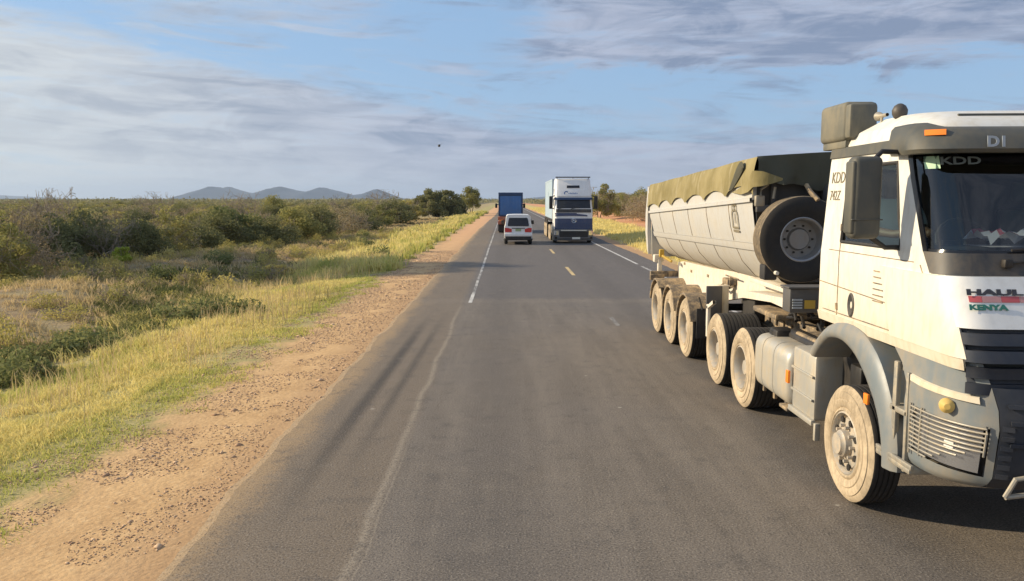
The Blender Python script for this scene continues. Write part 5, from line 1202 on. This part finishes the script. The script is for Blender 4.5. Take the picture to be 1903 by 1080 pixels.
# behind: many individuals told apart only by nothing
KL = [('dense', 'dark green bush in the bushland left of the road'), ('olive', 'olive green bush in the bushland left of the road'), ('olive_b', 'olive twiggy bush in the bushland left of the road'), ('brown', 'brown dry bush in the bushland left of the road'), ('yellow', 'yellow green bush in the bushland left of the road'), ('thorn', 'bare reddish thorn bush in the bushland left of the road')]
GR = {'dense': 'dark green bushes in the left bushland', 'olive': 'olive green bushes in the left bushland', 'olive_b': 'olive twiggy bushes in the left bushland', 'brown': 'brown dry bushes in the left bushland', 'yellow': 'yellow green bushes in the left bushland', 'thorn': 'bare thorn bushes in the left bushland'}
cnt = 0; pts = []
for _ in range(6000):
    y = 34+rng.random()**1.35*230; px = rng.uniform(-60, 900); x = bx(px, y)
    xf = -17.5 if y < 62 else -15.5
    if x > xf-.5-1.5*rng.random() or x < -.72*y: continue
    if y < 42 and px > 60: continue
    if y < 58 and px > 380: continue
    if y > 110 and x > -18-.02*y and y < 185: continue
    if any((x-a)**2+(y-b)**2 < (1.9+y*.012)**2 for a, b in pts): continue
    pts.append((x, y)); cnt += 1
    pr = np.array([.12, .25, .22, .16, .17, .08]); k = rng.choice(6, p=pr); key, lb = KL[k]
    place(key, 'bush', x, y, 3.2+1.6*rng.random()+y*.006, (1.75+.75*rng.random()+y*.0022), lb, 'bush', GR[key])
    if cnt >= 215: break
# right hand side bushes
pts = []; cnt = 0
for _ in range(3000):
    y = 70+rng.random()**1.2*240; x = 12.5+y*.012+rng.random()**1.3*32
    if x < 15.5 and y < 98: continue
    if x > .33*y+8: continue
    if x < 13.5+.02*y: continue
    if any((x-a)**2+(y-b)**2 < (2.0+y*.010)**2 for a, b in pts): continue
    pts.append((x, y)); cnt += 1; key = ('brown', 'olive', 'olive_b', 'dense', 'thorn')[rng.choice(5, p=[.32, .22, .2, .1, .16])]
    wd = {'brown': 'brown dry', 'olive': 'olive green', 'olive_b': 'olive twiggy', 'dense': 'dark green', 'thorn': 'bare thorny'}[key]
    place(key, 'bush', x, y, 3.4+1.8*rng.random()+y*.006, 2.5+1.2*rng.random()+y*.003, wd+' bush in the bushland right of the road', 'bush', wd+' bushes in the right bushland')
    if cnt >= 75: break
# low plants in the verge and on the mound
proto_bush('drytuft', 1.3, .5, 900, 'leaf_yellow', .04, 20, z0=.05, twigs=14, lv=1, r0=.008, thin=.006, tw='twigred')
proto_bush('greytuft', 1.6, .7, 900, 'leaf_olive', .05, 22, z0=.05, twigs=14, lv=2, r0=.01, thin=.006)
for px, py, w_, h_, lb in ((20, 640, 1.3, .55, 'low dark green weed clump at the left edge above the yellow grass'), (150, 600, 1.6, .5, 'low green weed clump on the bank below the dry mound'), (705, 468, 1.5, .6, 'small bright green shrub standing in the yellow grass near the road'),
                      (520, 487, 1.8, .7, 'low yellow green shrub beside the bare reddish soil'), (345, 560, 1.8, .5, 'low dark green weed patch in the middle of the verge'), (440, 556, 1.5, .4, 'green weed clump nearest the middle of the grassy verge')):
    d = 2.55/((py-372)/1500); place('low' if px != 520 else 'yellow', 'green_shrub', T_(px)*d, d, w_, h_, lb, 'shrub')
pts = []; cnt = 0
for _ in range(4000):
    y = 15+rng.random()**1.2*62; x = -9.3-rng.random()*(9.5 if y < 62 else 6)
    if x < -.66*y-2: continue
    if any((x-a)**2+(y-b)**2 < 1.3**2 for a, b in pts) or float(fbm(x, y, .3)) < .40: continue
    pts.append((x, y)); cnt += 1; k = rng.random()
    if k < .66: place('drytuft', 'dry_tuft', x, y, .8+.9*rng.random(), .28+.4*rng.random(), 'low dry brown tuft on the open ground left of the road', 'dry plant', 'dry brown tufts on the open ground')
    elif k < .90: place('greytuft', 'low_shrub', x, y, .9+1.1*rng.random(), .35+.5*rng.random(), 'low olive shrub on the open ground left of the road', 'shrub', 'low olive shrubs on the open ground')
    else: place('low', 'low_plant', x, y, .8+.9*rng.random(), .3+.3*rng.random(), 'low green plant on the open ground left of the road', 'plant', 'low green plants on the open ground')
    if cnt >= 130: break
# far bush as one mass
def far_bush():
    C = []
    for _ in range(26000):
        y = 230+rng.random()**1.5*2600; px = rng.uniform(-150, 2050); x = T_(px)*y
        if -16-.012*y < x < 15+.012*y and y < 900: continue
        C.append((x, y, -.3+rng.random()*(2.0+1.2*float(fbm(x, y, .02))), 1.2+y*.0016))
    for _ in range(6000):
        y = 60+rng.random()*200; x = -rng.uniform(.30*y+22, .78*y+10) 
        C.append((x, y, rng.random()*1.3, 1.1))
    C = np.array(C); n = 190000; k = rng.integers(0, len(C), n); c = C[k, :3]+rng.normal(size=(n, 3))*C[k, 3:4]*np.array([.8, .8, .42]); c[:, 2] = np.abs(c[:, 2]-.0)-.35
    s = (.10+C[k, 1]*.0011)[:, None]*(.6+.8*rng.random(n))[:, None]
    a = rng.normal(size=(n, 3)); a /= np.linalg.norm(a, axis=1)[:, None]; b = np.cross(a, rng.normal(size=(n, 3))); b /= np.linalg.norm(b, axis=1)[:, None]
    a *= s*.8; b *= s*.6; v = np.stack([c-a, c-b, c+a, c+b], 1).reshape(-1, 3)
    me = leaf_mesh('distant_bushland', v, np.arange(4*n).reshape(-1, 4), 'leaf_far'); o = bpy.data.objects.new('distant_bushland', me); COL.objects.link(o)
    tag(o, 'dense low bushland fading towards the horizon and hills', 'bushland', kind='stuff')
far_bush()

# ------------------------------------------------------------ grass
def blades(name, x, y, h, w_, mat, label, cat='grass', lean=.45):
    n = len(x); z = height(x, y); a = rng.random(n)*6.283; la = rng.random(n)*6.283; L = h*lean*(.3+rng.random(n))
    dx = np.cos(a)*w_/2; dy = np.sin(a)*w_/2; lx_ = np.cos(la)*L; ly = np.sin(la)*L
    p = np.stack([x, y, z-.02], -1); d = np.stack([dx, dy, 0*dx], -1)
    m1 = p+np.stack([lx_*.35, ly*.35, h*.6], -1); tp_ = p+np.stack([lx_, ly, h*(1-.15*rng.random(n))], -1)
    v = np.stack([p-d, p+d, m1+d*.7, m1-d*.7, tp_], 1).reshape(-1, 3); i = np.arange(n)[:, None]*5
    me = bpy.data.meshes.new(name); q = (i+np.array([0, 1, 2, 3])); t = (i+np.array([3, 2, 4]))
    me.vertices.add(len(v)); me.vertices.foreach_set('co', v.astype(np.float32).ravel()); me.loops.add(n*7)
    me.loops.foreach_set('vertex_index', np.concatenate([q.ravel(), t.ravel()]).astype(np.int32)); me.polygons.add(2*n)
    me.polygons.foreach_set('loop_start', np.concatenate([np.arange(n)*4, 4*n+np.arange(n)*3]).astype(np.int32)); me.update(calc_edges=True)
    me.materials.append(M[mat]); o = bpy.data.objects.new(name, me); COL.objects.link(o); tag(o, label, cat, kind='stuff')
def scatter(n, xr, yr, f, pw=1.6):
    x = rng.uniform(*xr, n); u = rng.random(n)**pw; y = yr[0]+(yr[1]-yr[0])*u; k = rng.random(n) < f(x, y); return x[k], y[k]
def verge(x, y):
    wob = (fbm(x, y, .5)-.5)*2.2+(fbm(x, y, 1.3)-.5)*1.6+(fbm(x+30, y, 3.5)-.5)*1.2
    e = sst(-(x+wob*.5), 4.15, 4.75); inn = 1-sst(-(x+wob*1.4), 8.3, 10.0); t = sst(fbm(x+9, y+3, 1.1), .28, .5); near_ = sst(-(x+wob*.4), 4.3, 5.6)
    return e*inn*(.12+.88*t*(.35+.65*near_))*(.25+.75*sst(fbm(x+70, y, .55), .36, .50))
def tussocks(n, xr, yr, f, pw, per, rad):
    x, y = scatter(n, xr, yr, f, pw); m = len(x); k = np.repeat(np.arange(m), per); g = rng.normal(size=(len(k), 2))
    sz = (.5+1.1*rng.random(m)**1.5)[k]; return x[k]+g[:, 0]*rad*sz, y[k]+g[:, 1]*rad*sz, sz
x, y, sz = tussocks(15000, (-10.5, -3.7), (4.3, 34), verge, 1.25, 34, .085)
hh = (.055+.22*sst(-x, 4.6, 7.0)*fbm(x, y, .8))*sz*(.4+.8*rng.random(len(x))); blades('verge_grass', x, y, hh, .0045+.0011*y, 'grass', 'yellow green grass growing along the left road shoulder', lean=.7)
x, y = scatter(80000, (-9.5, -5.3), (4.3, 30), verge, 1.3)
hh = (.05+.10*fbm(x, y, 1.7))*(.5+.9*rng.random(len(x))); blades('short_grass', x, y, hh, .004+.001*y, 'grass', 'short thin grass between the tussocks of the left verge', lean=1.2)
x, y = scatter(7000, (-9.5, -4.8), (5, 40), lambda x, y: sst(fbm(x+3, y, .8), .45, .6), 1.2)
blades('seed_stalks', x, y, .30+.35*rng.random(len(x)), .003+.0006*y, 'grassdry', 'thin pale seed stalks rising from the left verge grass', lean=.35)
x, y, sz = tussocks(5200, (-12.0, -3.2), (32, 190), verge, 1.7, 24, .14)
hh = (.16+.30*fbm(x, y, .7))*sz*(.5+.9*rng.random(len(x))); blades('verge_grass', x, y, hh, .0014*y, 'grass', 'yellow green grass farther along the left road shoulder')
x, y, sz = tussocks(24000, (-36, -8), (8, 130), lambda x, y: (sst(fbm(x, y, .45), .30, .48)*.7+.30)*sst(-x, 8, 10.5)*(x > -.8*y-3), 1.4, 20, .10)
hh = (.08+.20*fbm(x+5, y, .5))*sz*(.4+rng.random(len(x))); blades('dry_grass', x, y, hh, .004+.0009*y, 'grassdry', 'dry straw coloured grass on the mound behind the verge', lean=.8)
x, y, sz = tussocks(11000, (-22, -7.0), (8, 46), lambda x, y: sst(fbm(x+50, y+9, .33)+.14*(1-sst(-x, 9, 12))-.09, .48, .60)*sst(-x, 7.3, 9.0)*(1-.85*sst(y, 24, 36))*(x > -.8*y-3), 1.2, 26, .13)
hh = (.06+.20*fbm(x+5, y, .8))*sz*(.4+rng.random(len(x))); blades('green_weeds', x, y, hh, .010+.0011*y, 'weeds', 'dark green weeds growing in the dip beyond the yellow grass', 'weeds', lean=.9)
x, y = scatter(60000, (7.2, 13.5), (20, 260), lambda x, y: sst(x+(fbm(x, y, .9)-.5)*1.5, 7.4, 8.0)*(1-sst(x, 11, 13)), 1.4)
hh = (.10+.30*fbm(x, y, .7))*(.5+.9*rng.random(len(x))); blades('verge_grass', x, y, hh, .0014*y, 'grass', 'yellow grass along the right side of the road')

# stones and clods on the shoulder
def pebbles():
    base = np.array([(0, 0, 1), (1, 0, 0), (0, 1, 0), (-1, 0, 0), (0, -1, 0), (0, 0, -1)], float); fc = np.array([(0, 1, 2), (0, 2, 3), (0, 3, 4), (0, 4, 1), (5, 2, 1), (5, 3, 2), (5, 4, 3), (5, 1, 4)])
    n = 42000; x = -2.5-rng.random(n)**.8*2.6; y = 4.2+rng.random(n)**1.6*40; s = .004+.012*rng.random(n)**3+.0004*y
    big = rng.random(n) < .02; s[big] *= 2.6
    k = fbm(x, y, 1.6) > .42; x, y, s = x[k], y[k], s[k]; n = len(x); z = height(x, y)
    th = rng.random(n)*6.28; c_, s_ = np.cos(th), np.sin(th); sc = s[:, None]*np.stack([.8+.7*rng.random(n), .6+.5*rng.random(n), .35+.3*rng.random(n)], 1)
    v = base[None]*sc[:, None]*(1+.25*rng.normal(size=(n, 6, 1))); vx = v[..., 0]*c_[:, None]-v[..., 1]*s_[:, None]; vy = v[..., 0]*s_[:, None]+v[..., 1]*c_[:, None]
    v = np.stack([vx+x[:, None], vy+y[:, None], v[..., 2]+z[:, None]+.002], -1).reshape(-1, 3); f = (np.arange(n)[:, None, None]*6+fc[None]).reshape(-1, 3)
    me = bpy.data.meshes.new('gravel'); quick(me, v, f, 3)
    m, t, b, _ = newmat('gravel_stone'); g = t.n('ShaderNodeNewGeometry'); t.put(b, 'Base Color', t.mix(g.outputs['Random Per Island'], (.32, .19, .11), (.66, .47, .30))); t.put(b, 'Roughness', .9)
    me.materials.append(m); o = bpy.data.objects.new('gravel', me); COL.objects.link(o); tag(o, 'loose tan gravel and clods scattered over the dirt shoulder', 'gravel', kind='stuff')
pebbles()

# unseen tall tree added outside the left edge to cast shade across the road
tall_tree('added_shadetree', 9.0, 12.5, 14000, 'leaf_olive', 5.5, size=.22, ncl=34)
place('added_shadetree', 'added_unseen_tree', -30.5, 38.0, 8.2, 14.5, 'tall leafy tree, added unseen beyond the left edge of the view to shade the road', 'tree', parts=('crown', 'trunk'))

def speck():  # dark blob in the sky; its body and wings are made up
    y = 60.0; c = Vector(((818-940)/1500*y, y, 2.7+(372-273)/1500*y)); mb = MB()
    mb.tube([c+Vector((0, -.11, 0)), c+Vector((0, -.07, .012)), c+Vector((0, 0, .005)), c+Vector((0, .08, 0)), c+Vector((0, .15, -.005))], [.03, .075, .10, .065, .03], 12)
    for s in (-1, 1): mb.grid([[tuple(c+Vector((s*(.02+.20*u), -.02+w_*.16*(1-.6*u)+.04*u, .02+.11*math.sin(u*2.2)+th))) for w_ in (-.5, 0, .5, 1)] for u in (0, .3, .6, .85, 1) for th in (0,)])
    o = mb.build('speck', 'darkplastic', None); tag(o, 'small dark speck, modelled with wings, in the sky above the bushes left of the blue truck', 'speck')
speck()
